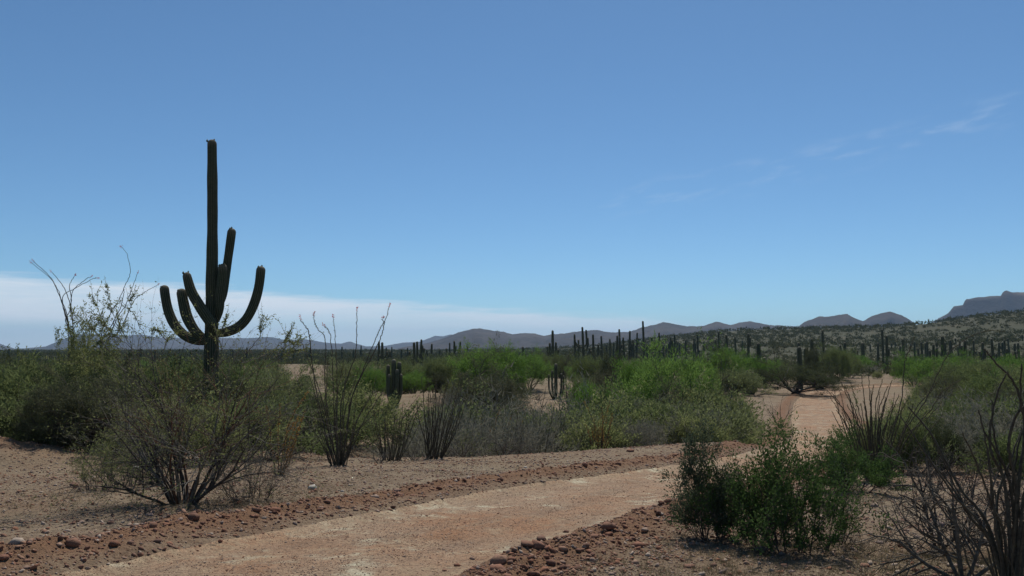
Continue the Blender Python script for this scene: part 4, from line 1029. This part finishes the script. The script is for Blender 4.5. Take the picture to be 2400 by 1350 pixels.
# small ones near the left tree
shrub('grey_shrub', 592, 11.9, 1.0, 1.25, 'small grey leafless shrub right of the foreground tree', 'shrub', 61, M_dead, M_grey, 12, (5, 5, 4), 3, .03, .006, tilt=(8, 58), r0=.008)
shrub('thin_shrub', 232, 13.6, .9, .9, 'thin thorny shrub left of the foreground tree', 'shrub', 62, M_bark, M_olive, 9, (4, 4, 3), 7, .03, .010, tilt=(5, 50), r0=.009)
shrub('thin_shrub', 300, 14.2, 1.0, 1.1, 'thin grey stemmed shrub beside the white rock', 'shrub', 63, M_dead, M_olive, 12, (4, 4, 3), 6, .03, .010, tilt=(5, 45), r0=.011)
shrub('thin_shrub', 355, 14.6, .95, .9, 'thin shrub directly behind the foreground tree', 'shrub', 64, M_dead, M_grey, 12, (4, 4, 3), 4, .03, .008, tilt=(5, 45), r0=.010)
shrub('broad_leaved_tree', 105, 24, 3.85, 4.6, 'tree with soft feathery leaflets showing against the sky at far left', 'tree', 65, M_bark, M_olive, 6, (5, 5, 4), 48, .075, .024, tilt=(10, 50), r0=.03, spread=.03, upl=0)

# ------------------------------------------------------------------ dead cholla, lower right
def cholla(px, Y, h, w, seed, label, n=4, kids=(4, 4, 3), r0=.024, mw=None, nm='dead_cholla', per=0, tilt=(15, 65)):
    rr = np.random.default_rng(seed); tw = []; b = P(px, Y)
    o = root(nm, tuple(b), label, 'cactus skeleton' if not per else 'cholla cactus')
    ms = []
    for q in range(n):
        a = 2 * math.pi * (q + rr.uniform(-.3, .3)) / n; ti = R(rr.uniform(*tilt))
        d = (math.sin(ti) * math.cos(a), math.sin(ti) * math.sin(a), math.cos(ti)); mb = MB()
        grow(rr, (0, 0, -.05), d, h * .62, r0, 0, 3, kids, .58, (30, 75), .08, .01, .4, mb, tw, 4, (6, 5, 4, 4), .72, .16)
        ms.append(mb)
    al = np.vstack([np.vstack(m_.V) for m_ in ms])
    S = np.array([w / np.ptp(np.percentile(al[:, 0], [2, 98])), w * .9 / np.ptp(np.percentile(al[:, 1], [2, 98])), h / np.percentile(al[:, 2], 99)])
    for m_ in ms:
        for i in range(len(m_.V)): m_.V[i] = m_.V[i] * S
        m_.build('branch', mw or M_dead, o)
    if per:
        mb = MB(); Pn, D = along([T * S for T in tw], per, rr, .004); leaves(mb, Pn, rr.normal(0, 1, D.shape), .02, .004, rr); mb.build('spines', M_grass, o, kind='stuff')
    return o
cholla(2255, 6.3, .92, 1.15, 3, 'leafless grey dead cholla with tangled angular branches at lower right', 6, (6, 5, 4), .017)
cholla(2200, 7.6, .95, .9, 8, 'smaller dead cholla with a dark stump behind the larger dead one', 5, (5, 5, 4), .016, M_bark)
cholla(2345, 7.2, .8, 1.0, 21, 'dark tangled dead cholla behind the nearest ocotillo at the right edge', 5, (5, 5, 4), .015, M_bark)
cholla(890, 19.8, .45, .75, 12, 'low tangle of grey dead stems between the two middle ocotillos', 6, (4, 3, 2), .012, nm='dead_bush', tilt=(30, 80))
cholla(975, 20.6, .55, .8, 13, 'low tangle of grey dead stems at the foot of the upright ocotillo', 6, (4, 3, 2), .012, nm='dead_bush', tilt=(30, 80))
cholla(1185, 23.6, .8, 1.4, 14, 'pale dead bush with curling stems behind the berm', 8, (4, 3, 2), .013, nm='dead_bush', tilt=(10, 75))
cholla(1085, 22.6, .6, 1.2, 15, 'grey dead stems spilling over the berm crest', 7, (4, 3, 2), .012, nm='dead_bush', tilt=(20, 80))
cholla(1718, 31, 1.0, .8, 16, 'small dark spiny cholla on the slope below the right clearing', 4, (4, 4, 3), .03, M_bark, 'small_cholla', 20, (5, 55))
cholla(735, 24.5, .55, 1.7, 17, 'fallen dark dead branches behind the tall ocotillo', 7, (4, 3, 2), .02, M_bark, 'fallen_branches', 0, (50, 88))
cholla(1828, 42, 2.0, 2.0, 18, 'bare twiggy little shrub alone on the right clearing', 4, (3, 3, 2), .02, M_bark, 'bare_shrub', 0, (5, 45))
cholla(1262, 66, .9, 1.7, 19, 'bare low shrub on the tan clearing', 6, (3, 3, 2), .02, M_bark, 'bare_shrub', 0, (30, 70))

# ------------------------------------------------------------------ vegetation of the middle distance
def relabel(px, Y, kind, h, i):
    col = {'pv': ('bright green' if i < 3 else 'olive green'), 'mq': ('dark', 'dense dark', 'half bare')[i % 3], 'gb': ('dark grey', 'pale grey', 'brownish grey')[i % 3], 'ob': ('dull olive', 'deep green')[i % 2]}[kind]
    nm = {'pv': 'palo verde', 'mq': 'mesquite', 'gb': 'twiggy bush', 'ob': 'low bush'}[kind]
    size = 'small' if h < .8 else 'large' if h > 1.15 else 'middling'
    k = min(range(len(LAND)), key=lambda q: abs(LAND[q][0] - px)); dx = px - LAND[k][0]
    rel = 'beyond' if abs(dx) < 14 else 'just right of' if dx > 0 else 'just left of'
    if k == 0 and dx < 0: rel = 'left of'
    dist = 'near' if Y < 50 else 'farther' if Y < 80 else 'distant'
    lb = f'{size} {dist} {col} {nm} {rel} {LAND[k][1]}'
    if lb in used_labels:
        used_labels[lb] += 1
        lb2 = lb + (', twin' if used_labels[lb] == 2 else ', alike')
        if used_labels[lb] == 2: return lb2
        return lb2
    used_labels[lb] = 1
    return lb
placed = []
def put(kind, i, px, Y, top=None, h=None, wsc=1.0, label=None, rz=None, r_=random.Random(3)):
    """top: photo row that the crown reaches"""
    g = P(px, Y)
    ph = {'pv': (4.2, 3.6, 4.0, 3.4, 4.2), 'mq': (4.2, 3.8, 4.6), 'gb': (1.5, 1.2, 1.7), 'ob': (1.5, 1.3)}[kind][i]
    hh = h if h else max(ray(px, top, Y)[2] - g[2], .5)
    s = hh / ph
    pw = {'pv': (5.6, 5.2, 4.4, 5.4, 4.6), 'mq': (6.0, 5.0, 5.4), 'gb': (1.9, 1.9, 1.7), 'ob': (1.9, 1.8)}[kind][i]
    if wsc > 10: wsc = wsc / FPX * Y / (pw * s)
    placed.append((g[0], g[1], s * (2.3 if kind in ('pv', 'mq') else .8)))
    plant(kind, i, tuple(g), (s * wsc, s * wsc, s), rz if rz is not None else r_.uniform(0, 6.28), label or relabel(px, Y, kind, s, i))
HAND = [
 ('pv', 0, 1572, 41, 808, 225, 'biggest bright green palo verde tree, filling the middle right'), ('pv', 1, 1500, 47, 838, 130, 'bright green palo verde leaning out left of the biggest green tree'),
 ('pv', 2, 1640, 46, 825, 90, 'bright green palo verde joined to the right side of the biggest green tree'), ('pv', 1, 1395, 37, 890, 150, 'bushy green palo verde low in front of the biggest green tree'),
 ('pv', 4, 1465, 36, 920, 90, None), ('ob', 0, 1640, 35, 938, 1.0, 'yellowish green rounded bush below the biggest green tree'), ('mq', 1, 1580, 38, 905, 150, 'dark thicket under the biggest green tree'), ('mq', 2, 1410, 34, 895, 110, 'half bare forked mesquite before the bushy green palo verde'),
 ('pv', 1, 1705, 85, 808, 100, None), ('pv', 0, 1755, 88, 824, 90, None), ('mq', 2, 1680, 57, 812, 110, 'half bare mesquite with a dark forked branch right of the biggest green tree'), ('pv', 3, 1712, 76, 862, 90, None), ('ob', 1, 1738, 75, 868, 100, 'spreading shrub by the right clearing with dark cactus columns under it'),
 ('ob', 0, 1672, 38, 935, 50, None), ('ob', 1, 1675, 43, 900, 60, None),
 ('mq', 1, 1140, 45, 868, 190, 'dark tangled lower mesquite left of the tan clearing'), ('mq', 2, 1160, 48, 812, 230, 'mesquite with black curving bare branches left of centre'), ('pv', 2, 1130, 60, 806, 150, 'green crown rising behind the dark mesquite'), ('pv', 1, 1195, 62, 808, 90, None),
 ('pv', 0, 1242, 78, 818, 90, 'green palo verde right of the dark mesquite beside the tan clearing'), ('pv', 3, 1268, 92, 824, 50, None), ('mq', 0, 1310, 98, 824, 70, None), ('pv', 3, 1378, 76, 828, 90, None), ('mq', 1, 1432, 70, 826, 80, None), ('ob', 1, 1215, 72, 885, 40, None), ('pv', 4, 1310, 100, 826, 1, None),
 ('pv', 3, 1362, 46, 872, 60, None), ('ob', 0, 1180, 50, 905, 60, None),
 ('pv', 3, 20, 24, 842, 1.1, None), ('mq', 1, 105, 25, 862, .9, None), ('pv', 4, 170, 23, 850, 1.0, None), ('mq', 1, 205, 21, 880, 1.0, 'dark dense bush casting black shade left of the foreground tree'), ('pv', 3, 270, 27, 845, 1.0, None), ('pv', 4, -60, 26, 835, 1.0, None), ('pv', 3, 60, 31, 835, 1, None), ('pv', 4, 330, 34, 842, 1, None), ('ob', 1, 60, 21.5, 925, 1.4, None), ('mq', 1, 130, 20.6, 905, 190, None),
 ('mq', 0, 395, 30, 855, 1, None), ('pv', 3, 450, 36, 840, 1, None), ('pv', 4, 540, 34, 850, 1, None), ('mq', 1, 500, 25, 868, 150, None), ('pv', 4, 600, 30, 868, 1, None), ('ob', 1, 580, 22, 930, 1.4, None), ('pv', 3, 625, 40, 850, 1, None), ('ob', 0, 445, 20, 930, 1.4, None), ('gb', 2, 360, 19.5, 940, 1.3, None), ('pv', 4, 705, 33, 905, 70, None), ('gb', 0, 640, 22, 950, 1.3, None),
 ('mq', 1, 725, 27, 925, .8, 'dark rounded bush behind the foot of the tall wavy ocotillo'), ('mq', 0, 790, 90, 842, 60, None), ('ob', 0, 820, 31, 905, 1.4, None), ('pv', 4, 815, 44, 872, 70, None), ('ob', 1, 845, 37, 925, 50, None),
 ('pv', 2, 872, 60, 856, 75, 'green tree immediately left of the four fingered cactus'), ('pv', 1, 968, 64, 868, 75, 'green tree immediately right of the four fingered cactus'), ('pv', 3, 1022, 68, 832, 80, None), ('mq', 1, 1025, 66, 872, 60, None), ('pv', 4, 930, 66, 838, 1, None), ('ob', 0, 930, 66, 880, 80, None), ('gb', 2, 1062, 36, 925, 50, None), ('pv', 3, 1075, 70, 822, 1, None),
 ('mq', 1, 1858, 80, 855, 185, 'broad rounded dark mesquite on a short trunk beside the far bend of the road'), ('mq', 2, 1840, 98, 800, 110, 'bare branched mesquite with wide curved limbs behind the rounded one'), ('mq', 1, 1930, 92, 845, 70, 'very dark shady tree at the left edge of the far bend of the road'), ('mq', 1, 1905, 96, 806, 45, 'yellow green climber covering the saguaro by the bend'), ('pv', 3, 1962, 106, 806, 80, None),
 ('pv', 1, 1800, 95, 840, 60, None), ('pv', 4, 1990, 118, 825, 1, None), ('gb', 0, 2030, 128, 855, 2.6, None), ('pv', 3, 1940, 112, 822, 1, None), ('pv', 1, 2010, 135, 830, 1.1, None),
 ('mq', 0, 2125, 108, 838, 80, 'dark green mesquite standing right of the far bend'), ('pv', 1, 2185, 90, 832, 110, None), ('pv', 0, 2140, 100, 826, 1, None), ('pv', 4, 2230, 60, 846, 1, None), ('pv', 3, 2300, 66, 838, 1, None), ('pv', 1, 2350, 80, 830, 1, None), ('pv', 0, 2250, 95, 825, 1, None), ('mq', 0, 2210, 50, 870, 1, None), ('pv', 3, 2390, 52, 852, 1, None), ('pv', 4, 2310, 44, 875, 1, None), ('mq', 1, 2370, 38, 900, 1, None), ('pv', 4, 2455, 45, 850, 1, None),
 ('ob', 0, 2160, 44, 925, 1.2, None), ('pv', 4, 2175, 34, 925, 1, None), ('gb', 2, 2225, 27, 925, 1.3, None), ('pv', 3, 2285, 25, 930, 1, 'pale green thin stemmed tree behind the nearest ocotillo'), ('gb', 0, 2340, 22, 925, 1.3, None), ('gb', 1, 2270, 20, 985, 1.3, None), ('gb', 1, 2330, 19, 1000, 1.2, None), ('ob', 1, 2400, 24, 930, 1.3, None), ('gb', 1, 2205, 22, 985, 1.2, None), ('ob', 1, 2385, 17, 1010, 1.2, None),
 ('ob', 1, 2120, 17.5, 965, 130, 'dark green bush right behind the wide ocotillo'), ('mq', 1, 2195, 18, 985, 150, 'dark shady bush between the wide ocotillo and the nearest one'), ('ob', 1, 2050, 17.5, 985, 120, 'dark bush showing through the stems of the wide ocotillo'), ('ob', 0, 2085, 20, 985, 1.2, None), ('ob', 0, 2140, 26, 950, 1.1, None),
]
r3 = random.Random(8)
for px in range(1030, 1700, 30):                                    # brush along the far side of the berm
    u_ = (px - 1030) / 650
    for q, (y0, tp) in enumerate(((24.5 + 7 * u_, 1012 - 38 * u_), (27.5 + 7 * u_, 985 - 36 * u_), (32 + 6 * u_, 952 - 20 * u_))):
        if q == 2 and 1190 < px < 1360: continue
        if r3.random() < .25: continue
        HAND.append((('gb', 'gb', 'ob')[r3.randrange(3)] if q < 2 else ('ob', 'gb', 'mq')[r3.randrange(3)], r3.randrange(2), px + r3.uniform(-12, 12), y0 + r3.uniform(-.8, .8), tp + r3.uniform(-22, 14), 1.25, None))
for px in list(range(560, 1020, 38)):
    HAND.append((('gb', 'ob')[r3.randrange(2)], r3.randrange(2), px + r3.uniform(-12, 12), 25 + r3.uniform(0, 6), 965 + r3.uniform(-25, 20), 1.2, None)) if not 815 < px < 1020 else None
for (k, i, px, Y, top, ws, lb) in HAND: put(k, i, px, Y, top, None, ws, lb)
CLEAR = [(1195, 1360, 28, 97), (1690, 1905, 28, 92), (640, 775, 45, 185), (850, 1075, 28, 64), (2010, 2150, 40, 112), (1880, 2060, 36, 110)]
rq = np.random.default_rng(77)
cnt = {'pv': 0, 'mq': 0, 'gb': 0, 'ob': 0}
tries = 0
while sum(cnt.values()) < 170 and tries < 9000:
    tries += 1
    Y = 34 + 96 * rq.random() ** .8; px = rq.uniform(-120, 2520)
    x = (px - 1200) / FPX * Y
    if abs(float(road_t(np.array([x]), np.array([Y]))[0])) < 3.4: continue
    inside = [k for k, (a, b, c, d) in enumerate(CLEAR) if a < px < b and c < Y < d]
    if inside and not (inside[0] in (2, 3) and rq.random() < .16): continue
    kind = rq.choice(['pv', 'mq', 'gb', 'ob'], p=[.46, .16, .20, .18])
    if inside: kind = 'ob' if kind in ('pv', 'ob') else 'gb'
    rad = 2.0 if kind in ('pv', 'mq') else 1.0
    if any((x - a) ** 2 + (Y - b) ** 2 < ((rad + c) * .86) ** 2 for a, b, c in placed): continue
    i = int(rq.integers(len(KINDS[kind][1])))
    if kind == 'pv' and rq.random() < .5: i = int(rq.integers(3, 5))
    base = rq.uniform(1.9, 3.2) if kind == 'pv' else rq.uniform(2.0, 3.3) if kind == 'mq' else rq.uniform(.9, 1.9)
    if 1190 < px < 1360 and Y > 60: base = min(base, 3.6)
    put(kind, i, px, Y, None, base, rq.uniform(.95, 1.25)); cnt[kind] += 1

# ------------------------------------------------------------------ far scrub on the plain and the hill
def far_scrub():
    rr = np.random.default_rng(9); mb = MB()
    for (n, r0, r1, nb, bl, bw, hr, name) in ((5200, 122, 330, 50, .55, .16, (.8, 2.3), 0), (6500, 330, 620, 22, 1.0, .42, (.9, 2.4), 0), (8500, 600, 1250, 9, 1.6, .8, (1.2, 2.8), 0)):
        az = rr.uniform(R(-38), R(38), n); r = np.sqrt(rr.uniform(r0 ** 2, r1 ** 2, n))
        x, y = r * np.sin(az), r * np.cos(az)
        keep = (fbm(x, y, 38, 3, 90) + .8 * fbm(x, y, 130, 2, 94) + rr.normal(0, .3, n) > -.55) & (np.abs(road_t(x, y)) > 4)
        px = 1200 + FPX * x / y
        keep &= ~((px > 640) & (px < 775) & (y > 112) & (y < 180))
        x, y = x[keep], y[keep]; n = len(x)
        z = H(x, y, detail=False)
        hh = rr.uniform(*hr, n) * (.8 if r0 < 200 else 1); ww = hh * rr.uniform(.55, .9, n)
        th = rr.uniform(0, 2 * np.pi, (n, nb)); ph = np.arccos(rr.uniform(-.15, 1, (n, nb))); q = rr.uniform(.45, 1, (n, nb))
        D = np.stack([np.sin(ph) * np.cos(th), np.sin(ph) * np.sin(th), np.cos(ph)], -1)
        Pn = np.stack([x, y, z + hh * .42], -1)[:, None] + D * q[..., None] * np.stack([ww, ww, hh * .55], -1)[:, None]
        leaves(mb, Pn.reshape(-1, 3), D.reshape(-1, 3) + rr.normal(0, .5, (n * nb, 3)) + (0, 0, .3), bl, bw, rr)
    tag(mb.build('distant_scrub', M_far), 'dark green scrub covering the far plain and the hillside', None, kind='stuff')
far_scrub()

# ------------------------------------------------------------------ stones
def ico():
    t = (1 + 5 ** .5) / 2
    V = np.array([(-1, t, 0), (1, t, 0), (-1, -t, 0), (1, -t, 0), (0, -1, t), (0, 1, t), (0, -1, -t), (0, 1, -t), (t, 0, -1), (t, 0, 1), (-t, 0, -1), (-t, 0, 1)], float)
    V /= np.linalg.norm(V[0])
    F = np.array([(0, 11, 5), (0, 5, 1), (0, 1, 7), (0, 7, 10), (0, 10, 11), (1, 5, 9), (5, 11, 4), (11, 10, 2), (10, 7, 6), (7, 1, 8), (3, 9, 4), (3, 4, 2), (3, 2, 6), (3, 6, 8), (3, 8, 9), (4, 9, 5), (2, 4, 11), (6, 2, 10), (8, 6, 7), (9, 8, 1)])
    return V, F
ICO_V, ICO_F = ico()
OCT_V = np.array([(1, 0, 0), (0, 1, 0), (-1, 0, 0), (0, -1, 0), (0, 0, 1), (0, 0, -1)], float)
OCT_F = np.array([(0, 1, 4), (1, 2, 4), (2, 3, 4), (3, 0, 4), (1, 0, 5), (2, 1, 5), (3, 2, 5), (0, 3, 5)])
def stones(mb, x, y, z, s, rr, V0, F0, flat=(.45, .85)):
    n = len(x); m = len(V0)
    V = V0[None] * rr.uniform(.5, 1.35, (n, m, 1)) * np.stack([rr.uniform(.75, 1.35, n), rr.uniform(.6, 1.1, n), rr.uniform(*flat, n)], -1)[:, None]
    a = rr.uniform(0, 2 * np.pi, n); ca, sa = np.cos(a)[:, None], np.sin(a)[:, None]
    X = V[..., 0] * ca - V[..., 1] * sa; Yv = V[..., 0] * sa + V[..., 1] * ca
    ti = rr.normal(0, .3, n)[:, None]; Z = V[..., 2] + X * ti
    s = s[:, None]
    W = np.stack([x[:, None] + X * s, y[:, None] + Yv * s, z[:, None] + Z * s + s * .12], -1)
    mb.add(W.reshape(-1, 3), (np.arange(n)[:, None, None] * m + F0[None]).reshape(-1, 3))
def gravel():
    rr = np.random.default_rng(31)
    n = 190000
    az = rr.uniform(R(-36), R(36), n); r = 4.6 * (31 / 4.6) ** rr.random(n) ** 1.12
    x, y = r * np.sin(az), r * np.cos(az); t = road_t(x, y); at = np.abs(t)
    dn = np.where(at < 1.5, .16 + .25 * (fbm(x, y, .9, 3, 93) > .1), np.where(at < 2.9, .80, .36 + .38 * sstep(-.2, .5, fbm(x, y, 1.8, 3, 88))))
    k = rr.random(n) < dn
    x, y, t, at, r = x[k], y[k], t[k], at[k], r[k]; n = len(x)
    win = np.exp(-((at - 2.05) / .5) ** 2)
    s = (.0036 + .0006 * r) * np.exp(rr.normal(0, .55, n)) * (1 + .25 * win) * np.where(at < 1.5, .48, 1)
    s = np.clip(s, .004, .045)
    s = np.where(at < 1.5, np.clip(s, .005 + .0003 * r, .018), s)
    z = H(x, y, t) + .004 * (at < 1.5)
    red = (win * rr.random(n) > .28) & (at > 1.4)
    a, b, c = MB(), MB(), MB()
    big = (s > .022) & (r < 11)
    for mb, m_ in ((a, ~red), (b, red)):
        q = m_ & ~big; stones(mb, x[q], y[q], z[q], s[q], rr, OCT_V, OCT_F)
        q = m_ & big; stones(mb, x[q], y[q], z[q], s[q], rr, ICO_V, ICO_F)
    tag(a.build('gravel', M_stone), 'tan and brown gravel strewn over the desert ground', None, kind='stuff')
    tag(b.build('red_gravel', M_redstone), 'coarse red brown rubble along both edges of the road', None, kind='stuff')
    # clods turned up by the grader
gravel()
ROCKM = []
for i in range(10):
    rr = np.random.default_rng(500 + i); V = ICO_V * rr.uniform(.66, 1.35, (12, 1)) * np.array([rr.uniform(.9, 1.3), rr.uniform(.7, 1), rr.uniform(.5, .8)])
    F = ICO_F; mid = {}; VV = list(V); FF = []
    def mp(a, b):
        k = (min(a, b), max(a, b))
        if k not in mid: mid[k] = len(VV); VV.append((VV[a] + VV[b]) / 2 * rr.uniform(.9, 1.06))
        return mid[k]
    for (a, b, c) in F:
        ab, bc, ca_ = mp(a, b), mp(b, c), mp(c, a); FF += [(a, ab, ca_), (b, bc, ab), (c, ca_, bc), (ab, bc, ca_)]
    ROCKM.append((np.array(VV), np.array(FF)) if i in (1, 2) else (V, ICO_F))
RMESH = {(i, j): mesh_from('rock', [v], [f], False, None, None, m_) for i, (v, f) in enumerate(ROCKM) for j, m_ in enumerate((M_stone, M_redstone, M_white))}
def rock(px, py, size, label, mat_=1, i=0, group=None, pt=None, fl=1.0, rz=0):
    g = ground_px(px, py) if pt is None else pt
    s = size * g[1] / FPX / 2 if pt is None else size
    o = link('rock', RMESH[(i % 10, mat_)], None, (g[0], g[1], g[2] + s * .22)); o.scale = (s, s, s * fl); o.rotation_euler = (0, 0, rz or i * 1.7)
    return tag(o, label, 'rock', group)
rock(172, 1285, 32, 'orange brown upright rock at the lower left road edge, largest there', 1, 0, fl=1.3)
rock(10, 1318, 26, 'orange rock cut by the left edge of the frame', 1, 1)
rock(62, 1337, 20, 'grey brown rock at the edge of the road in the lower left corner', 0, 2)
rock(105, 1250, 20, 'dark rock above the orange upright one', 1, 3)
rock(143, 1262, 12, 'small yellow ochre chip of rock left of the orange upright rock', 0, 4)
rock(112, 1241, 13, 'pinkish stone on the dirt bank above the orange upright rock', 0, 5)
rock(158, 1247, 13, 'pale pink stone near the orange upright rock', 0, 6)
rock(228, 1270, 12, 'white stone on the dirt bank right of the orange upright rock', 2, 7)
rock(475, 1232, 14, 'round dark clod on the bank below the foreground tree', 1, 8)
rock(733, 1147, 20, 'smooth cream coloured stone on the far road bank', 2, 9)
rock(322, 1103, 34, 'pale grey flat rock under the thin shrubs', 2, 1, fl=.7)
rock(1478, 1059, 22, 'flat reddish rock on the berm near the straw coloured ocotillo', 1, 2, fl=.8)
rock(1385, 1093, 12, 'dark red stone on the far bank below the straw coloured ocotillo', 1, 3)
rock(752, 1193, 13, 'flat tan stone at the foot of the far road bank', 0, 4)
rock(690, 1218, 9, 'round dark pebble lying on the far edge of the road', 1, 5)
rock(1168, 1322, 46, 'big dark red boulder in the near road bank', 1, 6, fl=1.05)
rock(1238, 1281, 40, 'large flat rock with an ochre edge in the near road bank', 1, 7, fl=.7)
rock(1328, 1250, 20, 'round dark rock in the near road bank, right of the ochre edged one', 1, 8)
rock(1270, 1268, 22, 'orange tan split rock between the two dark rocks of the near bank', 0, 9)
rock(1073, 1330, 17, 'dark pointed rock at the lower end of the near road bank', 1, 0)
rock(1042, 1341, 14, 'small dark rock at the very bottom of the near road bank', 1, 1)
rock(1108, 1337, 16, 'red brown rock below the big boulder', 1, 2)
rock(1108, 1313, 18, 'flat pink brown rock left of the big boulder', 0, 3)
rock(1198, 1315, 18, 'red rock just right of the big boulder', 1, 4)
rock(1281, 1307, 16, 'dark red stone on the gravel beside the near bank', 1, 5)
rock(1305, 1271, 12, 'dark clod between the round rock and the split rock', 1, 6)
rock(1320, 1320, 18, 'block shaped tan stone with a dark side in the near gravel', 0, 7)
rock(1360, 1332, 12, 'small cream stone in the near gravel at the bottom', 2, 8)
rock(1371, 1288, 12, 'brown stone in the near gravel below the bank', 0, 9)
rock(1550, 1180, 14, 'dark red stone where the near bank meets the green shrubs', 1, 0)
rock(1838, 1328, 18, 'broad pinkish flat stone at the bottom below the green shrubs', 0, 1, fl=.7)
rock(2074, 1324, 16, 'pale pointed stone at the bottom right of centre', 0, 2)
rock(2148, 1341, 20, 'rust coloured stone at the bottom beside the dead cholla', 1, 3)
rock(2025, 1330, 24, 'dark flat stone at the bottom left of the dead cholla', 0, 4, fl=.6)
rock(1000, 1212, 8, 'dark pebble alone in the middle of the road', 1, 5)
LOW = [(0, 'the left edge'), (170, 'the orange upright rock'), (430, 'the foreground tree'), (592, 'the small grey shrub'), (733, 'the cream stone'), (918, 'the skirted ocotillo'), (1018, 'the upright ocotillo'), (1165, 'the big boulder'), (1240, 'the ochre edged rock'), (1328, 'the round dark rock'),
       (1405, 'the straw coloured ocotillo'), (1478, 'the flat berm rock'), (1600, 'the grey green shrub'), (1860, 'the bright green shrub'), (2050, 'the wide ocotillo'), (2255, 'the larger dead cholla'), (2390, 'the right edge')]
def near_low(px):
    k = min(range(len(LOW)), key=lambda q: abs(LOW[q][0] - px)); dx = px - LOW[k][0]
    return ('below' if abs(dx) < 18 else 'right of' if dx > 0 else 'left of') + ' ' + LOW[k][1]
rk = np.random.default_rng(64); seen_r = set()
for side, nn, lab, grp in ((1, 46, 'red brown stone in the far road bank', 'stones of the far road bank'), (-1, 34, 'dark red stone in the near road bank', 'stones of the near road bank'), (0, 46, 'tan stone loose on the open ground', 'loose stones on the open ground')):
    k = 0
    while k < nn:
        if side:
            j = rk.integers(60, 200) if side > 0 else rk.integers(62, 150); p = ROAD[j]; d_ = ROAD[j + 1] - ROAD[j]; nn_ = np.array([-d_[1], d_[0]]) / np.hypot(*d_)
            tt = side * rk.normal(2.05, .26); q = p + nn_ * tt; x, y = q
        else:
            y = rk.uniform(5.7, 20) ; x = rk.uniform(-.62, .62) * y; tt = float(road_t(np.array([x]), np.array([y]))[0])
            if abs(tt) < 2.6: continue
        if y < 5.4 or abs(x / y) > .63: continue
        s = float(np.clip(np.exp(rk.normal(-3.35, .35)) * (1 + y * .03), .022, .09)) * (1 if side else .8)
        px_ = 1200 + FPX * x / y; sz = 'small' if s < .034 else 'middling' if s < .05 else 'large'; key = f'{sz} {lab} {near_low(px_)}'
        if key in seen_r and rk.random() < .97: continue
        seen_r.add(key)
        rock(0, 0, s, key, 1 if side and rk.random() < .7 else (2 if rk.random() < .05 else 0), int(rk.integers(10)), grp, (x, y, Hs(x, y)), 1, rk.uniform(.1, 6)); k += 1

# ------------------------------------------------------------------ dry grass and litter
def grass():
    rr = np.random.default_rng(17); mb = MB()
    zones = [(-.6, 10.6, 2.8, 1.2, 500), (-3.4, 11.2, 1.6, .9, 420), (-3.9, 12.8, 2.2, 1.0, 300), (2.7, 7.5, 1.5, .8, 500), (4.0, 6.8, 1.1, .7, 700), (1.5, 6.5, 1.8, .7, 500), (-2.5, 16, 3.5, 2.5, 300), (4.8, 12.5, 1.5, 1.5, 260), (9, 19, 4, 3, 400), (-6, 12, 2.5, 2, 300), (3.2, 5.9, 1.6, .5, 420)]
    for (cx, cy, sx, sy, n) in zones:
        x = cx + rr.normal(0, sx, n) * .6; y = cy + rr.normal(0, sy, n) * .6
        k = np.abs(road_t(x, y)) > 2.3; x, y = x[k], y[k]; z = H(x, y)
        nb = 9; Pn = np.repeat(np.stack([x, y, z - .005], 1), nb, 0) + rr.normal(0, .018, (len(x) * nb, 3)) * (1, 1, 0)
        D = rr.normal(0, .75, (len(Pn), 3)) + (0, 0, .9); leaves(mb, Pn, D, .07, .004, rr)
    tag(mb.build('dry_grass', M_grass), 'thin dry grass and litter between the stones', None, kind='stuff')
    mb = MB(); n = 420
    px = rr.uniform(-50, 2450, n); y = rr.uniform(6, 20, n); x = (px - 1200) / FPX * y; k = np.abs(road_t(x, y)) > 2.4; x, y = x[k], y[k]; z = H(x, y)
    for a, b, c in zip(x, y, z):
        t_ = rr.uniform(0, 6.28); L_ = rr.uniform(.05, .28); d = np.array([math.cos(t_), math.sin(t_), rr.uniform(-.03, .15)]) * L_
        mb.tube([(a, b, c + .012), np.array((a, b, c + .02)) + d * .5 + rr.normal(0, .012, 3), np.array((a, b, c + .012)) + d], [.004, .0035, .002], 3)
    tag(mb.build('twig_litter', M_dead), 'dry broken twigs lying on the stony ground', None, kind='stuff')
grass()

# ------------------------------------------------------------------ haze
def haze():
    x0, x1, y0, y1, z0, z1 = -15500, 15500, -15500, 15500, -45, 330
    mb = MB()
    V = [(x, y, z) for z in (z0, z1) for y in (y0, y1) for x in (x0, x1)]
    mb.add(V, [(0, 2, 3, 1), (4, 5, 7, 6), (0, 1, 5, 4), (2, 6, 7, 3), (0, 4, 6, 2), (1, 3, 7, 5)])
    m = newmat('air'); t = NT(m)
    v = t.n('ShaderNodeVolumePrincipled', {'Color': (.50, .72, 1.0, 1), 'Density': HAZE_D, 'Anisotropy': .2})
    o_ = t.n('ShaderNodeOutputMaterial'); t.t.links.new(v.outputs[0], o_.inputs['Volume'])
    tag(mb.build('haze', m), 'pale blue air between the scrub and the mountains', None, kind='stuff')
HAZE_D = 0.00007
haze()
